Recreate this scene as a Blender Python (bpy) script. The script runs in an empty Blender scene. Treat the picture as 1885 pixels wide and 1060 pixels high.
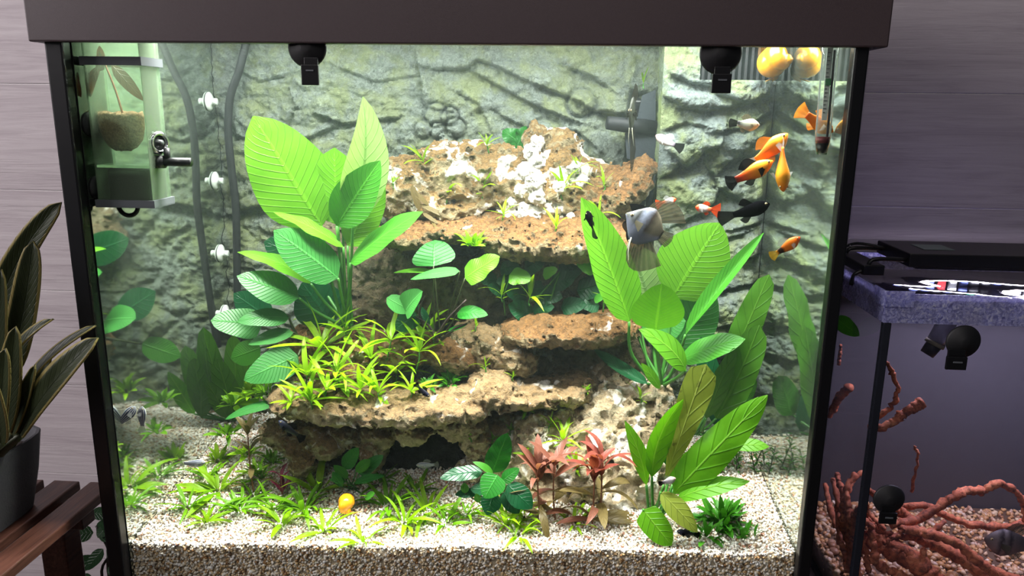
import bpy, bmesh, math, random
import numpy as np
from mathutils import Vector, Matrix, Quaternion
SC = bpy.context.scene
COL = SC.collection
ZC = 1.25                      # camera height above the floor
# ---------------------------------------------------------------- camera
CAM_R = np.array([[0.99764665, 0.06753984, 0.01181202],     # rows: image right, image down, view direction
                  [0.02690781, -0.22721095, -0.97347376],
                  [-0.06306444, 0.97150067, -0.22849359]])
CAM_C = np.array([0.10555251, -0.68754593, ZC])
FPX = 1402.45
cam = bpy.data.cameras.new('camera'); camo = bpy.data.objects.new('camera', cam); COL.objects.link(camo)
cam.sensor_width = 36.0; cam.lens = 36.0 * FPX / 1885.0; cam.clip_start = 0.02; cam.clip_end = 50
_m = Matrix(((CAM_R[0][0], -CAM_R[1][0], -CAM_R[2][0], CAM_C[0]),
             (CAM_R[0][1], -CAM_R[1][1], -CAM_R[2][1], CAM_C[1]),
             (CAM_R[0][2], -CAM_R[1][2], -CAM_R[2][2], CAM_C[2]), (0, 0, 0, 1)))
camo.matrix_world = _m
SC.camera = camo
# ---------------------------------------------------------------- world, lights, exposure
SC.view_settings.view_transform = 'Standard'; SC.view_settings.look = 'None'
SC.view_settings.exposure = 0.0; SC.view_settings.gamma = 1.0
SC.view_settings.use_curve_mapping = False
SC.cycles.caustics_reflective = False; SC.cycles.caustics_refractive = False
SC.cycles.max_bounces = 6; SC.cycles.diffuse_bounces = 3; SC.cycles.glossy_bounces = 2; SC.cycles.transmission_bounces = 2; SC.cycles.transparent_max_bounces = 12; SC.cycles.adaptive_threshold = .06; SC.cycles.adaptive_min_samples = 12
w = bpy.data.worlds.new('room_light'); SC.world = w; w.use_nodes = True
w.node_tree.nodes['Background'].inputs[0].default_value = (0.80, 0.86, 1.0, 1)
w.node_tree.nodes['Background'].inputs[1].default_value = 0.05
def area(name, loc, size, power, color, target=None):
    l = bpy.data.lights.new(name, 'AREA'); l.shape = 'RECTANGLE'; l.size, l.size_y = size
    l.energy = power; l.color = color
    o = bpy.data.objects.new(name, l); COL.objects.link(o); o.location = loc
    d = (Vector(target) - Vector(loc)) if target is not None else Vector((0, 0, -1))
    o.rotation_euler = d.to_track_quat('-Z', 'Y').to_euler()
    return o
area('window_light', (-1.9, -0.75, ZC + 0.75), (1.0, 1.2), 38, (1.0, 0.93, 0.96), (-0.5, 0.3, ZC - .1))
area('ceiling_lamp', (-0.2, -1.6, ZC + 1.2), (1.2, 1.2), 9, (1.0, 0.93, 0.9), (0.1, 0.2, ZC))
# the lamp tubes of both aquariums, then an added wall glow
area('hood_tube_light_front', (0.004, 0.055, ZC + 0.089), (0.66, 0.05), 6.0, (1.0, 1.0, 0.94)).data.spread = math.radians(95)
area('hood_tube_light_rear', (0.004, 0.160, ZC + 0.092), (0.66, 0.05), 3.3, (0.96, 1.0, 0.97))
for _y in (0.091, 0.127): area('bar_light', (0.605, _y, ZC - 0.1502), (0.29, 0.004), 0.95, (0.86, 0.76, 1.0))
area('added_wall_glow', (0.605, 0.1565, ZC - 0.150), (0.29, 0.008), 0.06, (0.45, 0.36, 1.0), (0.605, 0.40, ZC - 0.06))  # added purple light that tints the wall; the bar has no such lamp
# ---------------------------------------------------------------- helpers
rng = np.random.default_rng(7); random.seed(7)
def ray(px, py):
    return CAM_R.T @ np.array([px - 942.5, py - 530.0, FPX])
def P(px, py, Y):
    r = ray(px, py); return CAM_C + r * ((Y - CAM_C[1]) / r[1])
def PX(px, py, X):
    r = ray(px, py); return CAM_C + r * ((X - CAM_C[0]) / r[0])
def PZ(px, py, Z):
    r = ray(px, py); return CAM_C + r * ((Z - CAM_C[2]) / r[2])
def S(Y):                       # metres per pixel at depth Y
    return (Y - CAM_C[1]) * 1.03 / FPX
def gz(x, y):                   # top of the gravel
    return ZC - 0.437 + 0.0125 * (x / .34) + 0.13 * y
def PG(px, py):                 # pixel -> point on the gravel
    p = PZ(px, py, ZC - .42)
    for _ in range(6): p = PZ(px, py, gz(p[0], p[1]))
    return p
def tag(o, label=None, cat=None, group=None, kind=None):
    if label: o['label'] = label
    if cat: o['category'] = cat
    if group: o['group'] = group
    if kind: o['kind'] = kind
    return o
def thing(name, label, cat, loc, group=None, kind=None):
    o = bpy.data.objects.new(name, None); COL.objects.link(o)
    o.location = Vector([float(c) for c in loc]); o.empty_display_size = .01
    return tag(o, label, cat, group, kind)
def off(parent):
    v = np.zeros(3)
    while parent is not None:
        v = v + np.array(parent.location); parent = parent.parent
    return v
def mesh(name, V, F, smooth=True, uv=None):
    me = bpy.data.meshes.new(name)
    V = np.asarray(V, float)
    me.from_pydata(V.tolist(), [], F if isinstance(F, list) else F.tolist())
    if smooth: me.shade_smooth()
    if uv is not None:
        ul = me.uv_layers.new(name='UVMap')
        idx = np.empty(len(me.loops), int); me.loops.foreach_get('vertex_index', idx)
        ul.data.foreach_set('uv', np.asarray(uv, float)[idx].ravel())
    return me
def mk(name, V, F, mat, parent=None, smooth=True, uv=None, origin=None):
    """vertices in world coordinates"""
    V = np.asarray(V, float)
    po = off(parent)
    if origin is None: origin = po if parent is not None else V.mean(0)
    origin = np.asarray(origin, float)
    me = mesh(name, V - origin, F, smooth, uv)
    if mat is not None: me.materials.append(mat)
    o = bpy.data.objects.new(name, me); COL.objects.link(o)
    o.location = (origin - po).tolist(); o.parent = parent
    return o
def inst(name, me, M, parent=None):
    """copy sharing mesh data; M is a world matrix (parents are unrotated)"""
    o = bpy.data.objects.new(name, me); COL.objects.link(o); o.parent = parent
    o.matrix_local = Matrix.Translation(-Vector(off(parent))) @ M
    return o
class MB:
    def __init__(s): s.V = []; s.F = []
    def add(s, V, F):
        b = len(s.V); s.V += [tuple(map(float, v)) for v in V]; s.F += [tuple(i + b for i in f) for f in F]; return s
    def box(s, lo, hi, bev=0.0):
        lo = np.array(lo, float); hi = np.array(hi, float)
        if bev <= 0:
            V = [(x, y, z) for x in (lo[0], hi[0]) for y in (lo[1], hi[1]) for z in (lo[2], hi[2])]
            return s.add(V, [(0, 1, 3, 2), (4, 6, 7, 5), (0, 4, 5, 1), (2, 3, 7, 6), (0, 2, 6, 4), (1, 5, 7, 3)])
        bm = bmesh.new(); bmesh.ops.create_cube(bm, size=1.0)
        c = (lo + hi) / 2; d = hi - lo
        for v in bm.verts: v.co = Vector((c[0] + v.co.x * d[0], c[1] + v.co.y * d[1], c[2] + v.co.z * d[2]))
        bmesh.ops.bevel(bm, geom=list(bm.edges), offset=min(bev, d.min() * .45), segments=2, affect='EDGES', profile=.5)
        bm.verts.index_update()
        s.add([v.co for v in bm.verts], [tuple(v.index for v in f.verts) for f in bm.faces]); bm.free(); return s
    def tube(s, pts, rad, n=10, cap=True):
        pts = np.array(pts, float); k = len(pts)
        rad = np.broadcast_to(np.asarray(rad, float), (k,))
        T = np.gradient(pts, axis=0); T /= np.linalg.norm(T, axis=1)[:, None] + 1e-12
        a = np.array([0, 0, 1.]) if abs(T[0][2]) < .9 else np.array([1., 0, 0])
        u = np.cross(T[0], a); u /= np.linalg.norm(u); V = []
        for i in range(k):
            u = u - T[i] * np.dot(u, T[i]); u /= np.linalg.norm(u) + 1e-12; v = np.cross(T[i], u)
            for j in range(n):
                t = 2 * math.pi * j / n
                V.append(pts[i] + rad[i] * (math.cos(t) * u + math.sin(t) * v))
        F = [(i * n + j, i * n + (j + 1) % n, (i + 1) * n + (j + 1) % n, (i + 1) * n + j) for i in range(k - 1) for j in range(n)]
        if cap: F += [tuple(range(n))[::-1], tuple((k - 1) * n + j for j in range(n))]
        return s.add(V, F)
    def lathe(s, prof, origin, axis, n=20):
        """prof: (radius, height) pairs along axis"""
        ax = np.array(axis, float); ax /= np.linalg.norm(ax)
        a = np.array([0, 0, 1.]) if abs(ax[2]) < .9 else np.array([1., 0, 0])
        u = np.cross(ax, a); u /= np.linalg.norm(u); v = np.cross(ax, u); o = np.array(origin, float)
        V = [o + h * ax + r * (math.cos(2 * math.pi * j / n) * u + math.sin(2 * math.pi * j / n) * v) for r, h in prof for j in range(n)]
        k = len(prof)
        F = [(i * n + j, i * n + (j + 1) % n, (i + 1) * n + (j + 1) % n, (i + 1) * n + j) for i in range(k - 1) for j in range(n)]
        F += [tuple(range(n))[::-1], tuple((k - 1) * n + j for j in range(n))]
        return s.add(V, F)
    def mk(s, name, mat, parent=None, smooth=False, origin=None):
        o = mk(name, s.V, s.F, mat, parent, smooth, None, origin)
        return o
def smooth_by_angle(o, deg=40):
    me = o.data; me.shade_smooth()
    try: me.set_sharp_from_angle(angle=math.radians(deg))
    except Exception: pass
    return o
def spline(pts, n=24):
    """Catmull-Rom through pts"""
    p = np.array(pts, float); k = len(p)
    if k == 2: return p[0] + (p[1] - p[0]) * np.linspace(0, 1, n)[:, None]
    q = np.vstack([2 * p[0] - p[1], p, 2 * p[-1] - p[-2]]); out = []
    for t in np.linspace(0, k - 1 - 1e-9, n):
        i = int(t); u = t - i; a, b, c, d = q[i:i + 4]
        out.append(.5 * (2 * b + (c - a) * u + (2 * a - 5 * b + 4 * c - d) * u * u + (3 * b - a - 3 * c + d) * u ** 3))
    return np.array(out)
# ---- vectorised noise
def _h(i, j, k, s):
    n = (i * 374761393 + j * 668265263 + k * 2147483647 + s * 1274126177) & 0xFFFFFFFF
    n = ((n ^ (n >> 13)) * 1274126177) & 0xFFFFFFFF
    n = ((n ^ (n >> 16)) * 2246822519) & 0xFFFFFFFF
    return ((n ^ (n >> 15)) & 0xFFFFFF) / float(0xFFFFFF)
def vnoise(p, s=0):
    p = np.asarray(p, float); i = np.floor(p).astype(np.int64); f = p - i; f = f * f * f * (f * (f * 6 - 15) + 10)
    x, y, z = i[..., 0], i[..., 1], i[..., 2]; u, v, w_ = f[..., 0], f[..., 1], f[..., 2]
    def L(a, b, t): return a + (b - a) * t
    r = L(L(L(_h(x, y, z, s), _h(x + 1, y, z, s), u), L(_h(x, y + 1, z, s), _h(x + 1, y + 1, z, s), u), v),
          L(L(_h(x, y, z + 1, s), _h(x + 1, y, z + 1, s), u), L(_h(x, y + 1, z + 1, s), _h(x + 1, y + 1, z + 1, s), u), v), w_)
    return r * 2 - 1
def fbm(p, s=0, o=4, g=.5):
    a = 1.0; t = 0; p = np.asarray(p, float); r = np.zeros(p.shape[:-1])
    for k in range(o): r = r + a * vnoise(p * (2.03 ** k) + 17.3 * k, s + k); t += a; a *= g
    return r / t
def worley(p, s=0, second=False):
    p = np.asarray(p, float); i = np.floor(p).astype(np.int64); d1 = np.full(p.shape[:-1], 9.); d2 = d1.copy()
    for a in (-1, 0, 1):
        for b in (-1, 0, 1):
            for c in (-1, 0, 1):
                x, y, z = i[..., 0] + a, i[..., 1] + b, i[..., 2] + c
                d = (x + _h(x, y, z, s) - p[..., 0]) ** 2 + (y + _h(x, y, z, s + 1) - p[..., 1]) ** 2 + (z + _h(x, y, z, s + 2) - p[..., 2]) ** 2
                d2 = np.minimum(d2, np.maximum(d, d1)); d1 = np.minimum(d1, d)
    return (np.sqrt(d1), np.sqrt(d2)) if second else np.sqrt(d1)
# ---- surface nets
def surfnet(D, org, h):
    """D<0 inside; returns vertices, quads"""
    nx, ny, nz = D.shape; ins = D < 0
    cnt = np.zeros((nx - 1, ny - 1, nz - 1)); acc = np.zeros((nx - 1, ny - 1, nz - 1, 3))
    c = [(a, b, e) for a in (0, 1) for b in (0, 1) for e in (0, 1)]
    sl = lambda q: D[q[0]:nx - 1 + q[0], q[1]:ny - 1 + q[1], q[2]:nz - 1 + q[2]]
    for m in range(8):
        for n in range(m + 1, 8):
            a, b = np.array(c[m]), np.array(c[n])
            if abs(a - b).sum() != 1: continue
            A, B = sl(c[m]), sl(c[n]); x = (A < 0) != (B < 0)
            t = np.where(x, A / np.where(x, A - B, 1), 0)
            cnt += x; acc += np.where(x[..., None], a + t[..., None] * (b - a), 0)
    act = cnt > 0; idx = np.full(act.shape, -1); idx[act] = np.arange(act.sum())
    g = np.argwhere(act); V = (g + acc[act] / cnt[act][:, None]) * h + np.asarray(org)
    Q = []
    for ax in range(3):
        o1, o2 = [(1, 2), (2, 0), (0, 1)][ax]
        s0 = [slice(1, -1)] * 3; s1 = [slice(1, -1)] * 3
        s0[ax] = slice(0, -1); s1[ax] = slice(1, None)
        A = ins[tuple(s0)]; B = ins[tuple(s1)]
        for flip, msk in ((False, A & ~B), (True, ~A & B)):
            e = np.argwhere(msk)
            if not len(e): continue
            e = e + 1; e[:, ax] -= 1
            def at(d1, d2):
                q = e.copy(); q[:, o1] -= d1; q[:, o2] -= d2; return idx[q[:, 0], q[:, 1], q[:, 2]]
            q = np.stack([at(1, 1), at(0, 1), at(0, 0), at(1, 0)], 1)
            Q.append(q[:, ::-1] if flip else q)
    Q = np.vstack(Q); Q = Q[(Q >= 0).all(1)]
    return V, Q
# ---------------------------------------------------------------- materials
def dim(c, k): return tuple(x * k for x in c[:3]) + (1,)
def srgb(r, g, b):
    f = lambda c: ((c / 255.) / 12.92) if c <= 10 else (((c / 255.) + .055) / 1.055) ** 2.4
    return (f(r), f(g), f(b), 1.0)
class N:
    """tiny node-tree writer"""
    def __init__(s, name):
        s.m = bpy.data.materials.new(name); s.m.use_nodes = True; s.t = s.m.node_tree
        s.b = s.t.nodes['Principled BSDF']; s.out = s.t.nodes['Material Output']
    def n(s, typ, **k):
        x = s.t.nodes.new(typ)
        for a, v in k.items(): setattr(x, a, v)
        return x
    def set(s, node, **k):
        for a, v in k.items():
            a = a.replace('_', ' ')
            if hasattr(v, 'is_output'): s.t.links.new(v, node.inputs[a])
            else: node.inputs[a].default_value = v
        return node
    def lk(s, a, b): s.t.links.new(a, b)
    def coord(s, kind='Object', scale=None):
        c = s.n('ShaderNodeTexCoord').outputs[kind]
        if scale is None: return c
        m = s.n('ShaderNodeMapping'); s.lk(c, m.inputs[0]); m.inputs['Scale'].default_value = scale if hasattr(scale, '__len__') else (scale,) * 3
        return m.outputs[0]
    def noise(s, vec, scale, detail=3, rough=.55, dist=0):
        x = s.n('ShaderNodeTexNoise'); s.lk(vec, x.inputs['Vector'])
        x.inputs['Scale'].default_value = scale; x.inputs['Detail'].default_value = detail
        x.inputs['Roughness'].default_value = rough; x.inputs['Distortion'].default_value = dist
        return x.outputs['Fac']
    def ramp(s, fac, stops, interp='LINEAR'):
        x = s.n('ShaderNodeValToRGB'); s.lk(fac, x.inputs[0]); x.color_ramp.interpolation = interp
        e = x.color_ramp.elements
        while len(e) < len(stops): e.new(.5)
        for q, (p, c) in zip(e, stops):
            q.position = p; q.color = c if hasattr(c, '__len__') else (c, c, c, 1)
        return x.outputs[0]
    def mix(s, fac, a, b, typ='MIX'):
        x = s.n('ShaderNodeMix', data_type='RGBA', blend_type=typ)
        for sock, v in ((x.inputs[0], fac), (x.inputs[6], a), (x.inputs[7], b)):
            if hasattr(v, 'is_output'): s.lk(v, sock)
            else: sock.default_value = v
        return x.outputs[2]
    def math(s, op, a, b=0.0, clamp=False):
        x = s.n('ShaderNodeMath', operation=op); x.use_clamp = clamp
        for sock, v in ((x.inputs[0], a), (x.inputs[1], b)):
            if hasattr(v, 'is_output'): s.lk(v, sock)
            else: sock.default_value = v
        return x.outputs[0]
    def bump(s, h, strength=.5, dist=.002, normal=None):
        x = s.n('ShaderNodeBump'); s.lk(h, x.inputs['Height']); x.inputs['Strength'].default_value = strength
        x.inputs['Distance'].default_value = dist
        if normal is not None: s.lk(normal, x.inputs['Normal'])
        return x.outputs[0]
    def fin(s, color=None, rough=.6, normal=None, **k):
        if color is not None: s.set(s.b, Base_Color=color)
        s.set(s.b, Roughness=rough)
        if normal is not None: s.lk(normal, s.b.inputs['Normal'])
        for a, v in k.items(): s.set(s.b, **{a: v})
        return s.m
def plain(name, col, rough=.5, bump=0, bscale=300, **k):
    m = N(name); nrm = None; c = col
    v = m.coord('Object')
    f = m.noise(v, bscale * .3, 4)
    c = m.mix(f, tuple(x * .88 for x in col[:3]) + (1,), tuple(min(1, x * 1.12) for x in col[:3]) + (1,))
    if bump: nrm = m.bump(m.noise(v, bscale, 3), bump, .0008)
    return m.fin(c, rough, nrm, **k)
def clear_mat(name, tint=(1, 1, 1, 1), gloss=.06, rough=.02, body=0.0, bodycol=(.8, .9, .85, 1)):
    """thin clear sheet: passes light straight through, with a faint gloss and a little body colour"""
    m = N(name); t = m.n('ShaderNodeBsdfTransparent'); t.inputs[0].default_value = tint
    g = m.n('ShaderNodeBsdfGlossy'); g.inputs['Roughness'].default_value = rough; g.inputs[0].default_value = (1, 1, 1, 1)
    fr = m.n('ShaderNodeFresnel'); fr.inputs[0].default_value = 1.25
    fac = m.math('MULTIPLY', fr.outputs[0], gloss / .0125 * .25, True)
    x = m.n('ShaderNodeMixShader'); m.lk(fac, x.inputs[0]); m.lk(t.outputs[0], x.inputs[1]); m.lk(g.outputs[0], x.inputs[2])
    res = x.outputs[0]
    if body > 0:
        d = m.n('ShaderNodeBsdfDiffuse'); d.inputs[0].default_value = bodycol
        tr = m.n('ShaderNodeBsdfTranslucent'); tr.inputs[0].default_value = bodycol
        ad = m.n('ShaderNodeMixShader'); ad.inputs[0].default_value = .5; m.lk(d.outputs[0], ad.inputs[1]); m.lk(tr.outputs[0], ad.inputs[2])
        y = m.n('ShaderNodeMixShader'); y.inputs[0].default_value = body; m.lk(res, y.inputs[1]); m.lk(ad.outputs[0], y.inputs[2]); res = y.outputs[0]
    m.lk(res, m.out.inputs[0]); return m.m
# ================================================================ the room
def wall_mat():
    m = N('wood_plank_wallpaper'); v = m.coord('Object', (1.0, 1.0, 1.0))
    warp = m.coord('Object', (1.1, 1, 16)); g = m.noise(warp, 5.0, 6, .62, .8)
    fine = m.noise(m.coord('Object', (2.2, 1, 120)), 5.0, 3, .6, .6)
    patch = m.ramp(m.noise(m.coord('Object', (1.2, 1, 5)), 3.5, 2), [(.42, 0), (.6, 1)])
    c = m.ramp(g, [(.3, srgb(172, 162, 166)), (.5, srgb(186, 177, 180)), (.7, srgb(194, 186, 188))])
    c = m.mix(m.math('MULTIPLY', m.ramp(fine, [(.34, 1.0), (.47, 0)]), m.math('MULTIPLY', patch, .5)), c, srgb(138, 128, 132))
    h = m.mix(m.math('MULTIPLY', patch, .5), g, fine)
    return m.fin(c, .7, m.bump(h, .3, .003))
M_WALL = wall_mat()
M_GROOVE = plain('plank_groove', srgb(240, 236, 236), .7)
YW = 0.40
wall = MB().box((-1.9, YW + .0017, 0), (2.2, YW + .1, 2.6)).mk('wall_back', M_GROOVE); tag(wall, 'wall behind the aquariums clad in pale grey wood grain planks', 'wall', kind='structure')
# plank courses: joints at the image heights of the photograph's left side
zj = [P(40, y, YW)[2] for y in (350, 533, 697, 868)]
pitch = (zj[0] - zj[-1]) / 3
z0 = zj[0]
k = 0
for i in range(-7, 5):
    zt = z0 - i * pitch
    if zt - pitch < .02 or zt > 2.58: continue
    mb = MB().box((-1.9, YW, zt - pitch + .0010), (2.2, YW + .0016, zt - .0006), .0004)
    o = mb.mk('plank', M_WALL, wall)
fl = MB().box((-1.9, -2.6, -.05), (2.2, YW + .1, 0)).mk('floor', plain('dark_floor', srgb(70, 55, 48), .5)); tag(fl, 'dark floor under the furniture', 'floor', kind='structure')
# furniture that carries the tanks, below the frame
M_CAB = plain('dark_brown_laminate', srgb(58, 49, 50), .45, .1, 900)
t = thing('aquarium_cabinet', 'dark brown cabinet carrying the planted aquarium', 'cabinet', (0, .15, 0))
ZB = ZC - .505                 # underside of the big tank
MB().box((-.36, -.015, .04), (.36, .315, ZB - .002), .003).mk('body', M_CAB, t)
for s in (-1, 1): MB().box((min(s * .004, s * .355), -.03, .06), (max(s * .004, s * .355), -.0155, ZB - .03), .003).mk('door', M_CAB, t)
MB().box((-.33, 0, 0), (.33, .30, .04)).mk('plinth', M_CAB, t)
# ================================================================ the big aquarium
XL, XR, YB = -.338, .345, .30  # inner faces
ZT = ZC + .062
M_BLACK = plain('black_silicone_frame', srgb(14, 14, 16), .35)
M_HOOD = plain('dark_brown_hood', srgb(70, 58, 60), .42, .25, 1600)
M_PANE = clear_mat('clear_front_glass', (.996, 1, .998, 1), .008)
def mirror_mat():
    # seen from inside the water a side pane reflects totally
    m = N('side_glass_from_inside'); v = m.coord('Object')
    g = m.n('ShaderNodeBsdfGlossy'); g.inputs[0].default_value = (.80, .86, .80, 1); g.inputs['Roughness'].default_value = .045
    d = m.n('ShaderNodeBsdfDiffuse'); d.inputs[0].default_value = (.35, .42, .34, 1)
    f = m.ramp(m.noise(v, 9, 4, .6), [(.3, .02), (.8, .10)])
    x = m.n('ShaderNodeMixShader'); m.lk(f, x.inputs[0]); m.lk(g.outputs[0], x.inputs[1]); m.lk(d.outputs[0], x.inputs[2])
    m.lk(x.outputs[0], m.out.inputs[0]); return m.m
M_SIDE = mirror_mat()
aq = thing('planted_aquarium', 'large glass aquarium with black corner frames full of green plants', 'aquarium', (0, .14, ZB))
MB().box((XL - .012, -.009, ZB + .012), (XR + .012, -.001, ZT)).mk('front_pane', M_PANE, aq)
MB().box((XL - .007, 0, ZB + .012), (XL, YB, ZC + .10)).mk('side_pane', M_SIDE, aq)
MB().box((XR, 0, ZB + .012), (XR + .007, YB, ZC + .10)).mk('side_pane', M_SIDE, aq)
MB().box((XL - .007, YB, ZB + .012), (XR + .007, YB + .006, ZT)).mk('back_pane', M_BLACK, aq)
MB().box((XL - .007, -.001, ZB + .006), (XR + .007, YB + .006, ZB + .0118)).mk('bottom_pane', M_BLACK, aq)
MB().box((-.355, -.014, ZB), (.355, YB + .008, ZB + .0062)).mk('base_frame', M_BLACK, aq)
for s, x0, x1 in ((-1, -.355, XL - .0003), (1, XR - .002, .355)):
    MB().box((x0, -.0135, ZB + .004), (x1, -.0005, ZT - .002), .002).mk('corner_frame', M_BLACK, aq)
    xa = -.355 if s < 0 else XR + .0071
    MB().box((xa, -.0005, ZB + .004), (xa + (.0098 if s < 0 else .0029), .022, ZT - .002), .001).mk('corner_frame', M_BLACK, aq)
M_WATER = clear_mat('water', (.992, 1, .997, 1), .004, .03)
_n = M_WATER.node_tree; _vs = _n.nodes.new('ShaderNodeVolumeScatter'); _vs.inputs['Color'].default_value = (.80, 1.0, .95, 1); _vs.inputs['Density'].default_value = .085; _vs.inputs['Anisotropy'].default_value = .25
_n.links.new(_vs.outputs[0], _n.nodes['Material Output'].inputs['Volume'])
g = 24; xs = np.linspace(XL + .0004, XR - .0004, g); ys = np.linspace(.00005, YB - .0005, 12); k2 = g * 12
V = [(x, y, ZC + .0575 + .0004 * math.sin(90 * x + 60 * y) + .0003 * math.sin(150 * y - 40 * x)) for y in ys for x in xs] + [(x, y, ZB + .0119) for y in ys for x in xs]
F = [(j * g + i, j * g + i + 1, (j + 1) * g + i + 1, (j + 1) * g + i) for j in range(11) for i in range(g - 1)]
F += [tuple(k2 + q for q in f[::-1]) for f in F]
F += [(i, i + k2, i + 1 + k2, i + 1) for i in range(g - 1)] + [(i + 11 * g + 1, i + 11 * g + 1 + k2, i + 11 * g + k2, i + 11 * g) for i in range(g - 1)]
F += [((j + 1) * g, (j + 1) * g + k2, j * g + k2, j * g) for j in range(11)] + [(j * g + g - 1, j * g + g - 1 + k2, (j + 1) * g + g - 1 + k2, (j + 1) * g + g - 1) for j in range(11)]
o = mk('water', V, F, M_WATER, None, False); tag(o, 'slightly hazy water filling the planted aquarium up to the hood', 'water', kind='stuff')
# hood: hollow lid with lamp tubes
hd = thing('aquarium_hood', 'dark brown rectangular aquarium lid overhanging the top edge', 'hood', (0, .14, ZC + .053))
hx0, hx1, hy0, hy1, hz0, hz1 = -.3645, .367, -.020, .325, ZC + .0525, ZC + .165
MB().box((hx0, hy0, hz0), (hx1, hy0 + .010, hz1), .0015).mk('front_board', M_HOOD, hd)
MB().box((hx0, hy1 - .010, hz0), (hx1, hy1, hz1), .0015).mk('rear_board', M_HOOD, hd)
for x in (hx0, hx1 - .010): MB().box((x, hy0 + .0101, hz0), (x + .010, hy1 - .0101, hz1), .0015).mk('side_board', M_HOOD, hd)
MB().box((hx0, hy0, hz1 + .0001), (hx1, hy1, hz1 + .008), .002).mk('top_board', M_HOOD, hd)
def emit(name, col, st):
    m = N(name); m.set(m.b, Base_Color=(0, 0, 0, 1), Emission_Color=col, Emission_Strength=st); return m.m
M_TUBE = emit('lamp_tube_white', (1, 1, .95, 1), 6)
for y in (.055, .160):
    lt = MB().tube([(-.31, y, ZC + .103), (.325, y, ZC + .103)], .008, 12).mk('lamp_tube', M_TUBE, hd, True)
    for x in (-.326, .325): MB().tube([(x, y, ZC + .103), (x + .016, y, ZC + .103)], .010, 12).mk('tube_cap', M_BLACK, lt, True)
# ---------------------------------------------------------------- gravel
def gravel_mat():
    m = N('aquarium_gravel'); gi = m.n('ShaderNodeNewGeometry').outputs['Random Per Island']
    c = m.ramp(gi, [(0, srgb(254, 251, 246)), (.42, srgb(246, 240, 230)), (.60, srgb(232, 222, 206)), (.74, srgb(208, 180, 150)), (.82, srgb(190, 138, 112)), (.88, srgb(235, 236, 236)), (.95, srgb(150, 128, 104)), (.98, srgb(120, 110, 100))], 'CONSTANT')
    f = m.noise(m.coord('Object'), 800, 2)
    c = m.mix(f, c, (.86, .85, .83, 1), 'MULTIPLY')
    return m.fin(c, .55)
M_GRAV = gravel_mat()
M_GBASE = plain('gravel_bed_base', srgb(205, 190, 165), .8, .5, 700)
xs = np.linspace(XL + .0006, XR - .0006, 120); ys = np.linspace(.0045, YB - .004, 60)
XX, YY = np.meshgrid(xs, ys); 
def gzv(x, y): return gz(x, y) + .0035 * fbm(np.stack([x * 14, y * 14, 0 * x], -1), 5, 3)
ZZ = gzv(XX, YY) - .0018
V = np.stack([XX, YY, ZZ], -1).reshape(-1, 3); nx, ny = 120, 60
F = [(j * nx + i, j * nx + i + 1, (j + 1) * nx + i + 1, (j + 1) * nx + i) for j in range(ny - 1) for i in range(nx - 1)]
b = len(V); fr = np.stack([xs, np.full(nx, .0045), np.full(nx, ZB + .0125)], -1); V = np.vstack([V, fr])
F += [(b + i, b + i + 1, i + 1, i) for i in range(nx - 1)]
gb = thing('gravel_bed', 'bed of small white and tan gravel covering the aquarium bottom', 'gravel', (0, .14, ZB + .013), kind='stuff')
mk('gravel_base', V, F, M_GBASE, gb)
bm = bmesh.new(); bmesh.ops.create_icosphere(bm, subdivisions=1, radius=1.0)
bm.verts.index_update(); IV = np.array([v.co[:] for v in bm.verts]); IF = np.array([[v.index for v in f.verts] for f in bm.faces]); bm.free()
def grains(pos, rad, seed):
    r = np.random.default_rng(seed); n = len(pos)
    sc = rad[:, None] * r.uniform(.65, 1.25, (n, 3)); sc[:, 2] *= .75
    q = r.normal(size=(n, 4)); q /= np.linalg.norm(q, axis=1)[:, None]; w_, x, y, z = q.T
    Rm = np.stack([1 - 2 * (y * y + z * z), 2 * (x * y - z * w_), 2 * (x * z + y * w_), 2 * (x * y + z * w_), 1 - 2 * (x * x + z * z), 2 * (y * z - x * w_),
                   2 * (x * z - y * w_), 2 * (y * z + x * w_), 1 - 2 * (x * x + y * y)], -1).reshape(n, 3, 3)
    V = (IV * (1 + .25 * r.normal(size=(len(IV), 1))))[None] * sc[:, None, :]
    V = np.einsum('nij,nkj->nki', Rm, V) + pos[:, None, :]
    F = IF[None] + (np.arange(n) * len(IV))[:, None, None]
    return V.reshape(-1, 3), F.reshape(-1, 3)
n = 42000
yy = .0022 + (YB - .006) * rng.random(n) ** 1.25; xx = rng.uniform(XL + .0015, XR - .0015, n)
pos = np.stack([xx, yy, gzv(xx, yy) + rng.uniform(-.0012, .0012, n)], -1)
n2 = 9000                       # grains pressed against the front glass
x2 = rng.uniform(XL + .0015, XR - .0015, n2); z2 = gzv(x2, 0 * x2) - .001 - rng.random(n2) * .055
pos = np.vstack([pos, np.stack([x2, rng.uniform(.0020, .0030, n2), z2], -1)])
rad = rng.uniform(.0010, .0019, n + n2)
def gravel_low():
    m = N('gravel_with_detritus'); gi = m.n('ShaderNodeNewGeometry').outputs['Random Per Island']
    return m.fin(m.ramp(gi, [(0, srgb(246, 240, 226)), (.34, srgb(226, 208, 176)), (.56, srgb(206, 176, 130)), (.74, srgb(170, 128, 82)), (.84, srgb(248, 246, 242)), (.95, srgb(110, 84, 58))], 'CONSTANT'), .55)
for a_, b_, mat_ in ((0, n, M_GRAV), (n, n + n2, gravel_low())):
    V, F = grains(pos[a_:b_], rad[a_:b_], 3 + a_)
    V[:, 1] = np.maximum(V[:, 1], .0002)
    o = mk('gravel', V, F, mat_, gb); o['kind'] = 'stuff'
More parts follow.
